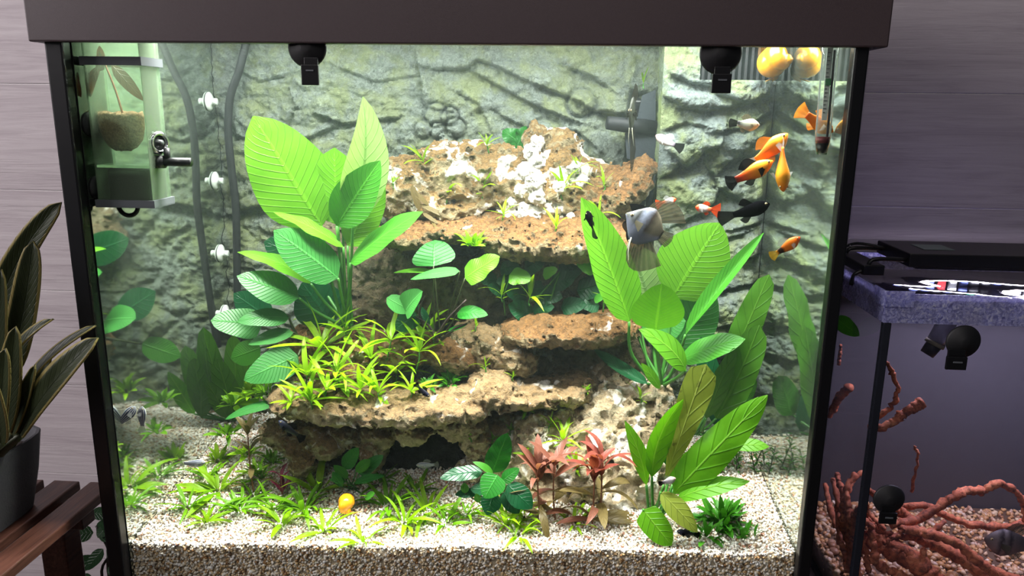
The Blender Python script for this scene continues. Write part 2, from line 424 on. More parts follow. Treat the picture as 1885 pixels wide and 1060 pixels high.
# ================================================================ moulded rock background
def panel_mat(name, base, dark, green, gfac):
    m = N(name); v = m.coord('Object'); ge = m.n('ShaderNodeNewGeometry')
    n1 = m.noise(v, 26, 5, .6, .4); n2 = m.noise(v, 170, 5, .7, 1.2); n3 = m.noise(v, 11, 3)
    c = m.ramp(n2, [(.30, dark), (.50, base), (.68, tuple(min(1, x * 1.35) for x in base[:3]) + (1,))])
    c = m.mix(m.ramp(n1, [(.42, 0), (.62, gfac)]), c, green)
    c = m.mix(m.ramp(n3, [(.35, 0), (.7, .35)]), c, srgb(120, 128, 122))
    b = m.bump(n2, 1.0, .006); b = m.bump(m.noise(v, 300, 3, .6, 2.5), .8, .0025, b)
    return m.fin(c, .85, b)
M_BACK = panel_mat('moulded_rock_grey', srgb(146, 158, 146), srgb(100, 112, 102), srgb(154, 166, 104), .75)
M_MOD = panel_mat('moulded_rock_pale', srgb(142, 156, 152), srgb(94, 108, 106), srgb(166, 182, 112), .85)
def seg_field(X, Z, strokes, Y):
    H = np.zeros_like(X)
    for pts, wpx, dep in strokes:
        w_ = wpx * S(Y); q = np.array([P(a, b, Y)[[0, 2]] for a, b in pts])
        best = np.full(X.shape, 9.); side = np.zeros_like(X)
        for a, b in zip(q[:-1], q[1:]):
            d = b - a; L = d @ d; t = np.clip(((X - a[0]) * d[0] + (Z - a[1]) * d[1]) / L, 0, 1)
            ex, ez = X - a[0] - t * d[0], Z - a[1] - t * d[1]; ds = np.hypot(ex, ez)
            up = d[0] * ez - d[1] * ex if d[0] >= 0 else -(d[0] * ez - d[1] * ex)
            side = np.where(ds < best, up, side); best = np.minimum(best, ds)
        lo = np.exp(-(best / w_) ** 1.5); hi = np.exp(-best / (w_ * 1.6))
        H += np.where(side < 0, -dep * lo, dep * .55 * hi - dep * .6 * np.exp(-best / (w_ * .12)))
    return H
def heightpanel(name, mat, parent, x0, x1, zf, zt, Y, hfun, res):
    nx = int((x1 - x0) / res); xs = np.linspace(x0, x1, nx)
    nz = int((zt - zf) / res); zs = np.linspace(zf, zt, nz)
    X, Z = np.meshgrid(xs, zs); H = hfun(X, Z)
    V = np.stack([X, Y - H, Z], -1).reshape(-1, 3)
    i = np.arange((nz - 1) * nx).reshape(nz - 1, nx)[:, :-1].ravel()
    F = np.stack([i, i + 1, i + nx + 1, i + nx], 1)
    return mk(name, V, F, mat, parent)
XM = .2165                     # left side of the filter housing
bp = thing('rock_background', 'grey green moulded rock panel lining the aquarium back', 'background', (-.06, .29, ZB + .05))
YBK = .283
BS = [([(815, 126), (855, 128), (878, 110), (905, 118), (955, 142)], 20, .012), ([(890, 143), (930, 165), (985, 195), (1045, 217)], 18, .013),
      ([(1000, 160), (1050, 180), (1095, 205), (1125, 208)], 20, .013), ([(1062, 130), (1085, 138), (1115, 158)], 16, .009),
      ([(548, 262), (575, 252), (598, 240)], 14, .010), ([(600, 215), (630, 228), (672, 224), (725, 216)], 12, .009), ([(535, 165), (546, 195), (530, 228)], 10, .006),
      ([(770, 118), (777, 160), (780, 196), (830, 205)], 10, .008), ([(430, 392), (470, 380), (505, 378)], 16, .011), ([(300, 150), (330, 190), (350, 260)], 14, .006),
      ([(440, 250), (470, 262), (520, 250)], 14, .006), ([(270, 300), (310, 330), (380, 350)], 14, .007), ([(640, 130), (690, 150), (760, 140)], 14, .006),
      ([(930, 215), (985, 245), (1060, 240), (1090, 265)], 14, .009), ([(850, 175), (880, 190), (900, 230)], 12, .006), ([(250, 480), (330, 500), (400, 470)], 18, .010), ([(440, 130), (480, 150), (520, 140)], 12, .006)]
STN = [(802, 212, 19), (828, 214, 14), (806, 240, 13), (838, 236, 16), (780, 238, 14), (822, 258, 14), (1005, 255, 30), (1070, 190, 22)]
def back_h(X, Z):
    p = np.stack([X * 1, Z * 0, Z * 1], -1)
    wx = .012 * fbm(p * 22, 3, 3); wz = .012 * fbm(p * 22, 33, 3)
    q = np.stack([(X + wx) * 17 + (Z + wz) * 8, 0 * X, (Z + wz) * 26], -1)
    d1, d2 = worley(q, 5, True)
    H = .006 * np.clip((d2 - d1) * 3.0, 0, 1) + .010 * fbm(p * 14, 8, 4) + .0035 * fbm(p * 75, 9, 4) + .0024 * (1 - np.abs(fbm(p * 130, 4, 3, .6)) * 3)
    H += seg_field(X, Z, BS, YBK)
    for a, b, r in STN:
        c = P(a, b, YBK); d = np.hypot(X - c[0], Z - c[2]) / (r * S(YBK)); H += .009 * np.sqrt(np.clip(1 - d ** 2, 0, 1)) - .007 * np.exp(-((d - 1.12) / .14) ** 2)
    c0 = P(1163, 170, YBK); c1 = P(1212, 470, YBK)   # recess beside the filter housing
    mrec = 1 / (1 + np.exp(-(X - c0[0] - .006 * fbm(p * 40, 2, 2)) / .0015)) * (1 / (1 + np.exp((Z - c0[2]) / .002)))
    return H - .018 * mrec
heightpanel('rock_face', M_BACK, bp, XL + .0005, XM + .004, ZB + .05, ZC + .095, YBK, back_h, .0021)
# filter housing with its own rock face, in the back right corner
YM = .226
fh = thing('filter_housing', 'pale rock faced filter housing filling the back corner beside the fish', 'filter', ((XM + XR) / 2, .26, ZB + .05))
MS = [([(1230, 180), (1262, 198), (1298, 203), (1338, 197)], 20, .014), ([(1250, 142), (1273, 153), (1312, 158)], 14, .011), ([(1334, 177), (1366, 191), (1398, 182)], 14, .012),
      ([(1242, 288), (1264, 309), (1284, 297), (1296, 276), (1325, 268), (1330, 250)], 18, .014), ([(1222, 325), (1236, 318), (1250, 306)], 14, .010), ([(1313, 370), (1324, 347), (1316, 325), (1341, 303)], 16, .012),
      ([(1262, 405), (1290, 392), (1312, 372)], 16, .011), ([(1330, 350), (1372, 372), (1408, 366)], 14, .010), ([(1330, 240), (1370, 235), (1402, 215)], 14, .010), ([(1225, 440), (1300, 450), (1360, 430)], 16, .010),
      ([(1330, 300), (1370, 288), (1405, 290)], 12, .008), ([(1235, 235), (1262, 225), (1290, 232)], 12, .007), ([(1340, 480), (1390, 470)], 16, .010), ([(1230, 520), (1300, 540), (1390, 520)], 16, .010),
      ([(1330, 600), (1390, 590)], 16, .009), ([(1240, 640), (1320, 660), (1390, 640)], 16, .009), ([(1310, 730), (1390, 720)], 16, .009), ([(1350, 420), (1405, 408)], 14, .009)]
MBUMP = [(1270, 185, 45, 14), (1300, 250, 34, 30), (1370, 165, 35, 22), (1385, 350, 40, 20), (1275, 350, 45, 30), (1350, 260, 30, 22), (1240, 290, 22, 22), (1370, 440, 40, 30), (1280, 480, 50, 30), (1360, 560, 50, 30)]
def mod_h(X, Z):
    p = np.stack([X, 0 * X, Z], -1)
    H = .006 * fbm(p * 22, 28, 4) + .0035 * fbm(p * 90, 19, 4) + .0022 * (1 - np.abs(fbm(p * 150, 14, 3, .6)) * 3)
    for a, b, rx, rz in MBUMP:
        c = P(a, b, YM); d = np.hypot((X - c[0]) / (rx * S(YM)), (Z - c[2]) / (rz * S(YM))); H += .010 * np.exp(-d ** 4)
    H += seg_field(X, Z, MS, YM)
    e = np.clip((X - XM) / .012, 0, 1); H = np.clip(H, -.02, .02) * e
    r = np.clip((XR - X) / .01, 0, 1)
    return H * r - .006 * (1 - r)
zg = P(1350, 148, YM)[2]; xg = P(1288, 120, YM)[0]
heightpanel('rock_face', M_MOD, fh, XM, XR - .0006, ZB + .05, zg, YM, mod_h, .0018)
heightpanel('rock_face', M_MOD, fh, XM, xg, zg - .0005, ZC + .095, YM, mod_h, .0018)
MB().box((xg, YM + .002, zg - .004), (XR - .0006, YM + .05, zg)).mk('ledge', M_MOD, fh)
ny, nz = 30, 180; Yg, Zg = np.meshgrid(np.linspace(YM, .283, ny), np.linspace(ZB + .05, ZC + .095, nz))
pp = np.stack([0 * Yg, Yg, Zg], -1); Hs = .0030 * fbm(pp * 60, 3, 4) + .0016 * fbm(pp * 220, 4, 3)
Hs *= np.clip((Yg - YM) / .006, 0, 1)
i = np.arange((nz - 1) * ny).reshape(nz - 1, ny)[:, :-1].ravel()
M_STRIP = panel_mat('algae_covered_rock', srgb(140, 156, 124), srgb(104, 120, 88), srgb(150, 170, 92), .9)
mk('side_face', np.stack([XM - Hs, Yg, Zg], -1).reshape(-1, 3), np.stack([i, i + ny, i + ny + 1, i + 1], 1), M_STRIP, fh)
M_GRILLE = plain('dark_grille_plastic', srgb(30, 33, 36), .6)
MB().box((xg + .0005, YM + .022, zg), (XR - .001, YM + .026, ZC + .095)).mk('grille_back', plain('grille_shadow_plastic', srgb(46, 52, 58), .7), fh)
for k in range(12):
    x = xg + .004 + k * (XR - xg - .006) / 12
    MB().box((x, YM + .006, zg), (x + .0028, YM + .022, ZC + .09)).mk('grille_slat', M_GRILLE, fh)
# ================================================================ limestone rocks
def rock_mat(name, moss, pale, white=.15, wth=.62, mossy=.9):
    m = N(name); v = m.coord('Object'); ge = m.n('ShaderNodeNewGeometry')
    sep = m.n('ShaderNodeSeparateXYZ'); m.lk(ge.outputs['Normal'], sep.inputs[0]); nz = sep.outputs[2]
    n1 = m.noise(v, 60, 6, .7, .6); n2 = m.noise(v, 330, 4, .7, .5); n3 = m.noise(v, 22, 4, .6)
    moss, pale = dim(moss, .56), dim(pale, .74)
    pc = m.ramp(n1, [(.30, tuple(x * .42 for x in pale[:3]) + (1,)), (.48, pale), (.70, tuple(min(1, x * 1.4) for x in pale[:3]) + (1,))])
    mc = m.ramp(n2, [(.28, tuple(x * .30 for x in moss[:3]) + (1,)), (.48, moss), (.68, tuple(min(1, x * 1.7) for x in moss[:3]) + (1,))])
    up = m.math('ADD', m.math('MULTIPLY', nz, .75), m.math('MULTIPLY', m.math('SUBTRACT', n3, .5), 1.6))
    up = m.ramp(up, [(.02, 0), (.30, mossy)])
    c = m.mix(up, pc, mc)
    wn = m.noise(v, 34, 3, .5, .8)
    wf = m.math('MULTIPLY', m.ramp(wn, [(wth, 0), (wth + .05, 1)]), m.ramp(n1, [(.35, 0), (.5, 1)]))
    c = m.mix(m.math('MULTIPLY', wf, white), c, srgb(250, 246, 236))
    b = m.bump(n1, 1.0, .005); b = m.bump(n2, 1.0, .0035, b)
    return m.fin(c, .9, b)
MOSS = srgb(168, 124, 58); PALE = srgb(196, 178, 138)
M_R1 = rock_mat('limestone_brown_moss', srgb(146, 100, 44), srgb(164, 146, 108), .7, .66)
M_R2 = rock_mat('limestone_white_patches', srgb(160, 120, 56), srgb(196, 178, 136), 1.0, .53, .85)
M_R3 = rock_mat('limestone_beige', srgb(130, 102, 60), srgb(160, 148, 118), .6, .66, .55)
M_R4 = rock_mat('limestone_rough_tan', srgb(146, 108, 56), srgb(200, 184, 146), .75, .62, .75)
M_R6 = rock_mat('limestone_crusty_pale', srgb(170, 132, 76), srgb(232, 218, 184), 1.0, .55, .55)
M_R7 = rock_mat('white_coral_crust', srgb(236, 226, 200), srgb(250, 246, 236), 1.0, .3, .2)
def sd_ell(p, c, r, rot=None):
    q = p - np.asarray(c)
    if rot is not None: q = q @ rot
    r = np.asarray(r, float); k0 = np.linalg.norm(q / r, axis=-1); k1 = np.linalg.norm(q / (r * r), axis=-1) + 1e-9
    return k0 * (k0 - 1) / k1
def roty(a):
    a = math.radians(a); c, s = math.cos(a), math.sin(a)
    return np.array([[c, 0, s], [0, 1, 0], [-s, 0, c]])
def smin(a, b, k): h = np.clip(.5 + .5 * (b - a) / k, 0, 1); return b + (a - b) * h - k * h * (1 - h)
def rock(name, label, mat, prims, cuts=(), h=.0021, k=.010, amp=(.008, .005, .0035), seed=1, group=None, cellf=90, flat=1.0):
    """prims: (px, py, Y, rx_px, rz_px, ry_m[, tilt_deg]) ellipsoids merged smoothly; cuts are holes"""
    E = []
    for q in list(prims) + list(cuts):
        s = S(q[2]); E.append((P(q[0], q[1], q[2]), (q[3] * s, q[5], q[4] * s), roty(q[6]) if len(q) > 6 else None))
    lo = np.min([np.array(c) - max(r[0], r[2]) * np.array([1, 0, 1]) - np.array([0, r[1], 0]) for c, r, _ in E[:len(prims)]], 0) - .018
    hi = np.max([np.array(c) + max(r[0], r[2]) * np.array([1, 0, 1]) + np.array([0, r[1], 0]) for c, r, _ in E[:len(prims)]], 0) + .018
    hi[1] = min(hi[1], .290); lo[2] = max(lo[2], ZB + .045)
    n = np.ceil((hi - lo) / h).astype(int)
    g = np.stack(np.meshgrid(*[lo[a] + h * np.arange(n[a]) for a in range(3)], indexing='ij'), -1)
    D = None
    for c, r, rot in E[:len(prims)]:
        d = sd_ell(g, c, r, rot); D = d if D is None else smin(D, d, k)
    for c, r, rot in E[len(prims):]:
        D = -smin(-D, sd_ell(g, c, r, rot), .004)
    band = np.abs(D) < .022; p = g[band]; d = D[band]
    d = d + amp[0] * fbm(p * 38, seed, 3) + amp[1] * fbm(p * 115 * np.array([1, 1, flat]), seed + 9, 3)
    d = d + .0026 * (np.abs(fbm(p * 190, seed + 21, 3, .65)) * 2.6 - .6)
    w1 = worley(p * cellf + fbm(p * 60, seed + 3, 2)[:, None] * .6, seed + 5)
    d = d + amp[2] * np.clip(1 - w1 * 1.7, 0, 1) * 1.6 - amp[2] * .5
    D[band] = d
    for a in range(3):            # close the border
        sl = [slice(None)] * 3; sl[a] = 0; D[tuple(sl)] = np.maximum(D[tuple(sl)], h); sl[a] = -1; D[tuple(sl)] = np.maximum(D[tuple(sl)], h)
    V, Q = surfnet(D, lo, h)
    ROCKS.append((V, Q))
    o = mk(name, V, Q, mat, None, True)
    return tag(o, label, 'rock', group)
GR = 'stacked limestone rocks'; ROCKS = []
rock('limestone_boulder', 'long mossy boulder topping the rock stack, its crest patched white', M_R2,
     [(770, 340, .235, 75, 52, .038, 8), (850, 320, .24, 85, 58, .042, 8), (930, 330, .235, 70, 60, .04), (1010, 350, .232, 80, 70, .045), (1085, 360, .235, 50, 60, .04), (735, 365, .225, 45, 35, .03), (820, 380, .215, 70, 26, .03), (985, 255, .25, 18, 26, .015, 20), (1035, 275, .25, 34, 36, .02)],
     [(845, 372, .19, 45, 14, .02)], seed=2, group=GR, amp=(.009, .006, .0045))
rock('limestone_outcrop', 'ochre rock jutting from the rock stack towards the filter housing', M_R1,
     [(1165, 330, .215, 48, 30, .035, -48), (1125, 365, .21, 62, 40, .04, -40), (1090, 420, .20, 40, 45, .035, -60)], seed=5, group=GR, amp=(.007, .004, .0035))
rock('limestone_slab', 'flat slab of brown moss crossing the middle of the stack', M_R1,
     [(760, 432, .20, 70, 20, .05), (860, 420, .20, 80, 18, .055), (960, 440, .195, 80, 30, .055), (1050, 440, .19, 80, 38, .06), (1130, 440, .20, 50, 40, .05), (990, 418, .215, 140, 24, .05)], seed=8, group=GR, amp=(.005, .004, .004))
rock('limestone_block', 'beige shaded rock behind the small broad leaved plant', M_R3,
     [(690, 510, .245, 60, 85, .03), (780, 520, .25, 90, 80, .03), (880, 540, .25, 80, 70, .03), (700, 560, .235, 60, 50, .03), (640, 430, .26, 60, 60, .02)], seed=11, group=GR, h=.0025)
rock('limestone_block', 'dark rock deep behind the patch of dark green leaves', M_R3,
     [(960, 520, .262, 110, 70, .022), (1080, 510, .262, 90, 80, .022), (1150, 530, .262, 50, 90, .02)], seed=12, group=GR, h=.003)
rock('limestone_ledge', 'thick flat ledge jutting below the patch of dark green leaves', M_R1,
     [(985, 604, .165, 62, 24, .05, -4), (1060, 606, .16, 75, 26, .05), (1125, 600, .165, 50, 22, .045, 3)], seed=14, group=GR, amp=(.004, .0035, .003), flat=1.6)
rock('limestone_boulder', 'round pitted beige rock under the flat ledge', M_R4,
     [(905, 640, .165, 52, 42, .035), (945, 655, .16, 45, 38, .035), (870, 625, .175, 40, 28, .03)], [(905, 625, .128, 13, 13, .018)], seed=17, group=GR)
rock('limestone_cobble', 'brown mossy rock under the small broad leaved plant', M_R1,
     [(830, 655, .15, 60, 28, .03, 6), (770, 640, .16, 55, 30, .03), (730, 655, .155, 45, 30, .03)], [(842, 632, .125, 14, 8, .012)], seed=19, group=GR)
rock('limestone_cobble', 'brown hump at the foot of the tallest broad leaved plant', M_R1,
     [(560, 655, .165, 52, 50, .035), (610, 640, .175, 55, 40, .035), (670, 640, .17, 55, 38, .035), (640, 680, .15, 80, 28, .03)], seed=23, group=GR)
rock('limestone_block', 'deep grey rock in the hollow below the flat ledge', M_R3,
     [(1010, 660, .215, 70, 50, .025), (1090, 660, .21, 70, 60, .025), (1150, 660, .205, 45, 70, .025), (1130, 690, .18, 30, 26, .02), (1000, 760, .235, 160, 110, .025)], [(1060, 632, .18, 16, 8, .02)], seed=27, group=GR, h=.0026)
M_R5 = rock_mat('cave_shade_rock', srgb(34, 32, 30), srgb(40, 38, 36), .1, .7, .6)  # near black puts the darkness of the cave into the rock colour
rock('cave_shade_boulder', 'boulder coloured near black for the shade at the back of the cave', M_R5, [(720, 800, .178, 190, 95, .040), (850, 800, .178, 110, 95, .040)], seed=29, group=GR, h=.004)
rock('limestone_shelf', 'long arched shelf of limestone spanning the dark cave', M_R4,
     [(560, 725, .125, 60, 30, .05), (640, 738, .11, 80, 30, .05), (740, 745, .105, 90, 28, .05), (830, 738, .108, 80, 26, .05), (900, 715, .12, 45, 30, .045, -10), (850, 770, .12, 50, 30, .04),
      (960, 722, .13, 70, 16, .04), (1040, 715, .145, 50, 16, .04, -10), (760, 790, .115, 34, 26, .03), (700, 800, .125, 30, 34, .028), (690, 835, .12, 24, 30, .024, 10), (640, 790, .13, 30, 30, .028), (880, 805, .125, 34, 34, .03, 20), (915, 840, .115, 30, 34, .03, 25), (940, 790, .15, 60, 50, .03)],
     [(785, 855, .115, 84, 62, .10), (905, 762, .105, 24, 16, .03)], seed=31, group=GR, amp=(.006, .004, .004))
rock('limestone_cobble', 'knobbly small rocks leg under the shelf beside the dark fish', M_R4,
     [(510, 795, .125, 28, 22, .02), (545, 815, .125, 34, 22, .02), (555, 845, .115, 26, 26, .02), (600, 815, .12, 34, 24, .022, 20), (575, 790, .13, 40, 20, .02)], seed=37, group=GR, cellf=120)
rock('limestone_mound', 'big rough crusty rock sloping to the gravel behind the reddish plants', M_R6,
     [(1090, 760, .150, 90, 55, .045, -10), (1160, 770, .150, 70, 60, .045), (1000, 800, .140, 90, 55, .045), (1080, 840, .125, 110, 70, .045), (1180, 850, .115, 60, 80, .045), (1150, 920, .100, 70, 50, .035), (1040, 900, .115, 90, 45, .035), (950, 840, .125, 60, 45, .035), (900, 860, .120, 45, 30, .025), (1190, 740, .155, 50, 36, .035), (1125, 700, .175, 26, 28, .03)],
     [(1155, 905, .062, 14, 8, .02), (1105, 803, .078, 22, 9, .02), (1010, 845, .075, 16, 10, .02)], seed=41, group=GR, amp=(.013, .0085, .007), cellf=80)
from mathutils.bvhtree import BVHTree
_v = []; _f = []
for V, Q in ROCKS:
    b = len(_v); _v += V.tolist(); _f += (Q + b).tolist()
RBVH = BVHTree.FromPolygons(_v, _f)
def snap(px, py, Y=None):
    """depth of the rock (or gravel) seen at a pixel"""
    g_ = float(PG(px, py)[1]); d = Vector(ray(px, py)).normalized()
    h_ = RBVH.ray_cast(Vector(CAM_C), d)[0]
    y = min(h_.y, g_) if h_ is not None else g_
    if Y is not None and (y > Y + .06 or y < Y - .10): y = Y
    return (px, py, min(y, .27))
def _sy(px, py): return snap(px, py)[2] + .002
rock('white_coral', 'cluster of bleached white coral lumps on the top boulder', M_R7,
     [(x, y, min(_sy(x, y), .25), r_, r_, r_ * S(.2)) for x, y, r_ in ((988, 262, 12), (978, 282, 14), (990, 300, 15), (968, 315, 15), (985, 335, 17), (962, 350, 14), (990, 362, 13), (945, 372, 13), (968, 380, 13), (940, 396, 12), (962, 398, 12), (988, 395, 13), (1012, 388, 11), (1030, 398, 9), (1005, 372, 11), (1055, 310, 11), (1070, 335, 9), (1050, 398, 8), (925, 385, 10), (1030, 345, 10))],
     seed=61, k=.0015, amp=(.002, .0025, .002), cellf=170, h=.0017, group=GR)
# ================================================================ plants
def leaf_mat(name, lo, hi, rib=None, nv=9, trans=.4, vein=.5, rough=.38, edge=None, spot=0.0):
    lo, hi = dim(lo, .62), dim(hi, .62); rib = dim(rib, .7) if rib else None
    m = N(name); uv = m.n('ShaderNodeTexCoord').outputs['UV']; sp = m.n('ShaderNodeSeparateXYZ'); m.lk(uv, sp.inputs[0])
    u, v = sp.outputs[0], sp.outputs[1]
    av = m.math('ABSOLUTE', m.math('SUBTRACT', m.math('MULTIPLY', v, 2.0), 1.0))
    ph = m.math('SUBTRACT', m.math('MULTIPLY', u, float(nv)), m.math('MULTIPLY', av, nv * .22))
    tri = m.math('ABSOLUTE', m.math('SUBTRACT', m.math('FRACT', ph), .5))            # 0 at a side vein
    side = m.ramp(tri, [(0, 1.0), (.07, .2), (.14, 0)])
    mid = m.ramp(av, [(0, 1.0), (.035, .8), (.07, 0)])
    oi = m.n('ShaderNodeObjectInfo').outputs['Random']; obj = m.coord('Object')
    n1 = m.noise(obj, 45, 4, .6)
    c = m.mix(m.math('ADD', m.math('MULTIPLY', n1, .75), m.math('MULTIPLY', oi, .3), True), lo, hi)
    rc = rib if rib else tuple(min(1, x * 1.25) for x in hi[:3]) + (1,)
    c = m.mix(m.math('MULTIPLY', side, vein * .55), c, dim(lo, .55))
    c = m.mix(m.math('MULTIPLY', mid, vein), c, rc)
    if edge: c = m.mix(m.ramp(av, [(.80, 0), (.86, 1)]), c, edge)
    if spot:
        c = m.mix(m.math('MULTIPLY', m.ramp(m.noise(obj, 120, 2, .5), [(.66, 0), (.72, 1)]), spot), c, srgb(60, 50, 20))
    hgt = m.math('ADD', m.math('MULTIPLY', m.math('SUBTRACT', 1.0, side), .5), m.math('MULTIPLY', m.math('SUBTRACT', 1.0, mid), .6))
    b = m.bump(hgt, .7 * min(1, vein * 2), .0012)
    m.fin(c, rough, b); m.set(m.b, Specular_IOR_Level=.35)
    tr = m.n('ShaderNodeBsdfTranslucent'); m.lk(m.mix(1.0, c, (1.0, 1.0, .55, 1), 'MULTIPLY'), tr.inputs[0])
    x = m.n('ShaderNodeMixShader'); x.inputs[0].default_value = trans
    m.lk(m.b.outputs[0], x.inputs[1]); m.lk(tr.outputs[0], x.inputs[2]); m.lk(x.outputs[0], m.out.inputs[0])
    return m.m
ML = {
    'bright': leaf_mat('broad_leaf_bright', srgb(92, 186, 30), srgb(142, 220, 54), None, 15, .45, .5),
    'mid': leaf_mat('broad_leaf_green', srgb(56, 146, 36), srgb(100, 190, 58), None, 15, .38, .45),
    'pale': leaf_mat('broad_leaf_underside', srgb(138, 200, 96), srgb(184, 226, 140), srgb(70, 130, 50), 11, .4, .5),
    'teal': leaf_mat('broad_leaf_cool_green', srgb(44, 130, 52), srgb(92, 182, 84), None, 15, .35, .5),
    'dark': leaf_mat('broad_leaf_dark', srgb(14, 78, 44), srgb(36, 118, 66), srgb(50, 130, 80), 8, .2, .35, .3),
    'deep': leaf_mat('broad_leaf_deep_green', srgb(24, 112, 34), srgb(56, 160, 48), srgb(90, 190, 80), 8, .3, .4, .3),
    'sword': leaf_mat('sword_leaf', srgb(86, 176, 20), srgb(140, 220, 44), srgb(170, 235, 90), 6, .45, .5),
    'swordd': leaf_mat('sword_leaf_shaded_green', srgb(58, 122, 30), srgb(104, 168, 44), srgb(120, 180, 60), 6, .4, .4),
    'olive': leaf_mat('sword_leaf_yellowing', srgb(130, 156, 40), srgb(178, 196, 84), srgb(196, 214, 110), 6, .45, .5, .4, None, .5),
    'lime': leaf_mat('narrow_leaf_lime', srgb(142, 206, 12), srgb(188, 240, 40), None, 4, .45, .3),
    'grass': leaf_mat('narrow_leaf_green', srgb(104, 178, 14), srgb(156, 222, 34), None, 4, .45, .3),
    'moss': leaf_mat('tiny_leaf_dark', srgb(44, 130, 30), srgb(96, 180, 44), None, 3, .4, .2),
    'red': leaf_mat('reddish_leaf', srgb(150, 88, 72), srgb(196, 130, 108), srgb(210, 150, 130), 6, .4, .4),
    'redtop': leaf_mat('crimson_leaf', srgb(150, 66, 56), srgb(190, 104, 86), srgb(200, 120, 100), 6, .4, .4),
    'brown': leaf_mat('olive_brown_leaf', srgb(120, 104, 62), srgb(164, 146, 92), srgb(180, 160, 110), 6, .4, .4),
    'magenta': leaf_mat('magenta_leaf', srgb(126, 30, 66), srgb(170, 60, 96), None, 5, .35, .3),
    'wilt': leaf_mat('wilted_brown_leaf', srgb(92, 50, 34), srgb(128, 78, 52), None, 5, .3, .4),
}
M_STALK = plain('green_leaf_stalk', srgb(58, 118, 40), .45)
M_STALKD = plain('dark_leaf_stalk', srgb(54, 62, 30), .5)
M_STALKR = plain('reddish_plant_stem', srgb(130, 84, 58), .5)
M_ROOT = plain('dark_brown_rhizome', srgb(46, 34, 28), .7, .4, 600)
def nrm(v): v = np.asarray(v, float); return v / (np.linalg.norm(v) + 1e-12)
SHAPES = {'ov': (.55, .75), 'heart': (.32, .62), 'lance': (.8, .85), 'strap': (.35, .45), 'spat': (1.15, .35), 'narrow': (.5, .7)}
def leaf_geo(base, tip, W, face, bend=0.0, fold=.0, wave=0.0, shape='ov', nu=13, nv=6, twist=0.0, arch=None, seed=0, cup=0.0):
    """a leaf blade as a curved sheet: base/tip world points, W full width, face = where its upper side looks"""
    base, tip = np.array(base, float), np.array(tip, float); ax = tip - base; Ln = np.linalg.norm(ax)
    f = nrm(face); T0 = ax / Ln; n0 = nrm(f - T0 * (f @ T0))
    ctrl = (base + tip) / 2 + n0 * bend * Ln
    if arch is not None: ctrl = ctrl + np.asarray(arch, float) * Ln
    a, b = SHAPES[shape]; us = np.linspace(0, 1, nu); pk = a / (a + b); mx = pk ** a * (1 - pk) ** b
    V, U = [], []
    r = np.random.default_rng(seed); ph = r.uniform(0, 6.28, 4)
    for u in us:
        c = (1 - u) ** 2 * base + 2 * u * (1 - u) * ctrl + u * u * tip
        T = nrm(2 * (1 - u) * (ctrl - base) + 2 * u * (tip - ctrl))
        ff = f
        if twist:
            q = Quaternion(Vector(T), math.radians(twist * (u - .3))); ff = np.array(q @ Vector(f))
        n = ff - T * (ff @ T); n = nrm(n) if np.linalg.norm(n) > 1e-3 else n0
        s = np.cross(T, n); uu = min(max(u, 1e-4), 1 - 1e-4)
        w_ = W / 2 * (uu ** a * (1 - uu) ** b) / mx if 0 < u < 1 else W * .012
        w_ *= 1 + .05 * math.sin(7 * u + ph[2])
        for j in range(nv + 1):
            v = j / nv * 2 - 1
            dz = fold * abs(v) * w_ - cup * v * v * w_ + wave * W * abs(v) ** 1.5 * math.sin(u * 15 + ph[0] + (1.2 if v > 0 else 0)) * math.sin(math.pi * u)
            V.append(c + s * v * w_ * (1 - .15 * abs(fold)) + n * dz); U.append((u, j / nv))
    k = nv + 1
    F = [(i * k + j, (i + 1) * k + j, (i + 1) * k + j + 1, i * k + j + 1) for i in range(nu - 1) for j in range(nv)]
    return np.array(V), F, np.array(U)
def leaf(parent, b, t, w, mat='mid', face=(0, -1, .4), name='leaf', **k):
    """b, t: (px, py, Y); w in pixels of the photograph's frame"""
    B, T = P(*b), P(*t); W = w * S((b[2] + t[2]) / 2)
    V, F, U = leaf_geo(B, T, W, face, **k)
    return mk(name, V, F, ML[mat], parent, True, U, origin=B)
def stalk(parent, pts, r, mat=None, name='stalk', taper=.7):
    q = spline([P(*p) if len(p) == 3 else p for p in pts], 4 * len(pts)); rr = np.linspace(r, r * taper, len(q))
    mb = MB().tube(q, rr, 7); return mb.mk(name, mat or M_STALK, parent, True)
def plant(name, label, root, cat='plant', group=None):
    return thing(name, label, cat, P(*root), group)
def bplant(name, label, root, leaves, smat=None, r=.0017, cat='plant', group=None):
    """leaves: (base, tip, width_px, mat, face, kwargs[, via])"""
    t = plant(name, label, root, cat, group)
    for i, L in enumerate(leaves):
        b, tp, w_, m_, f_ = L[:5]; kw = dict(L[5]) if len(L) > 5 else {}
        kw.setdefault('seed', i); nost = kw.pop('nost', False); via = kw.pop('via', None)
        leaf(t, b, tp, w_, m_, f_, **kw)
        if not nost:
            j = (root[0] + (i % 5 - 2) * 4, root[1], root[2] + (i % 3 - 1) * .003)
            mid = via or ((b[0] * .6 + j[0] * .4), (b[1] + j[1]) / 2, (b[2] + j[2]) / 2)
            stalk(t, [j, mid, b], r, smat)
    return t
UPF, FR, FU = (0, -.35, 1), (0, -1, .25), (0, -.75, .65)
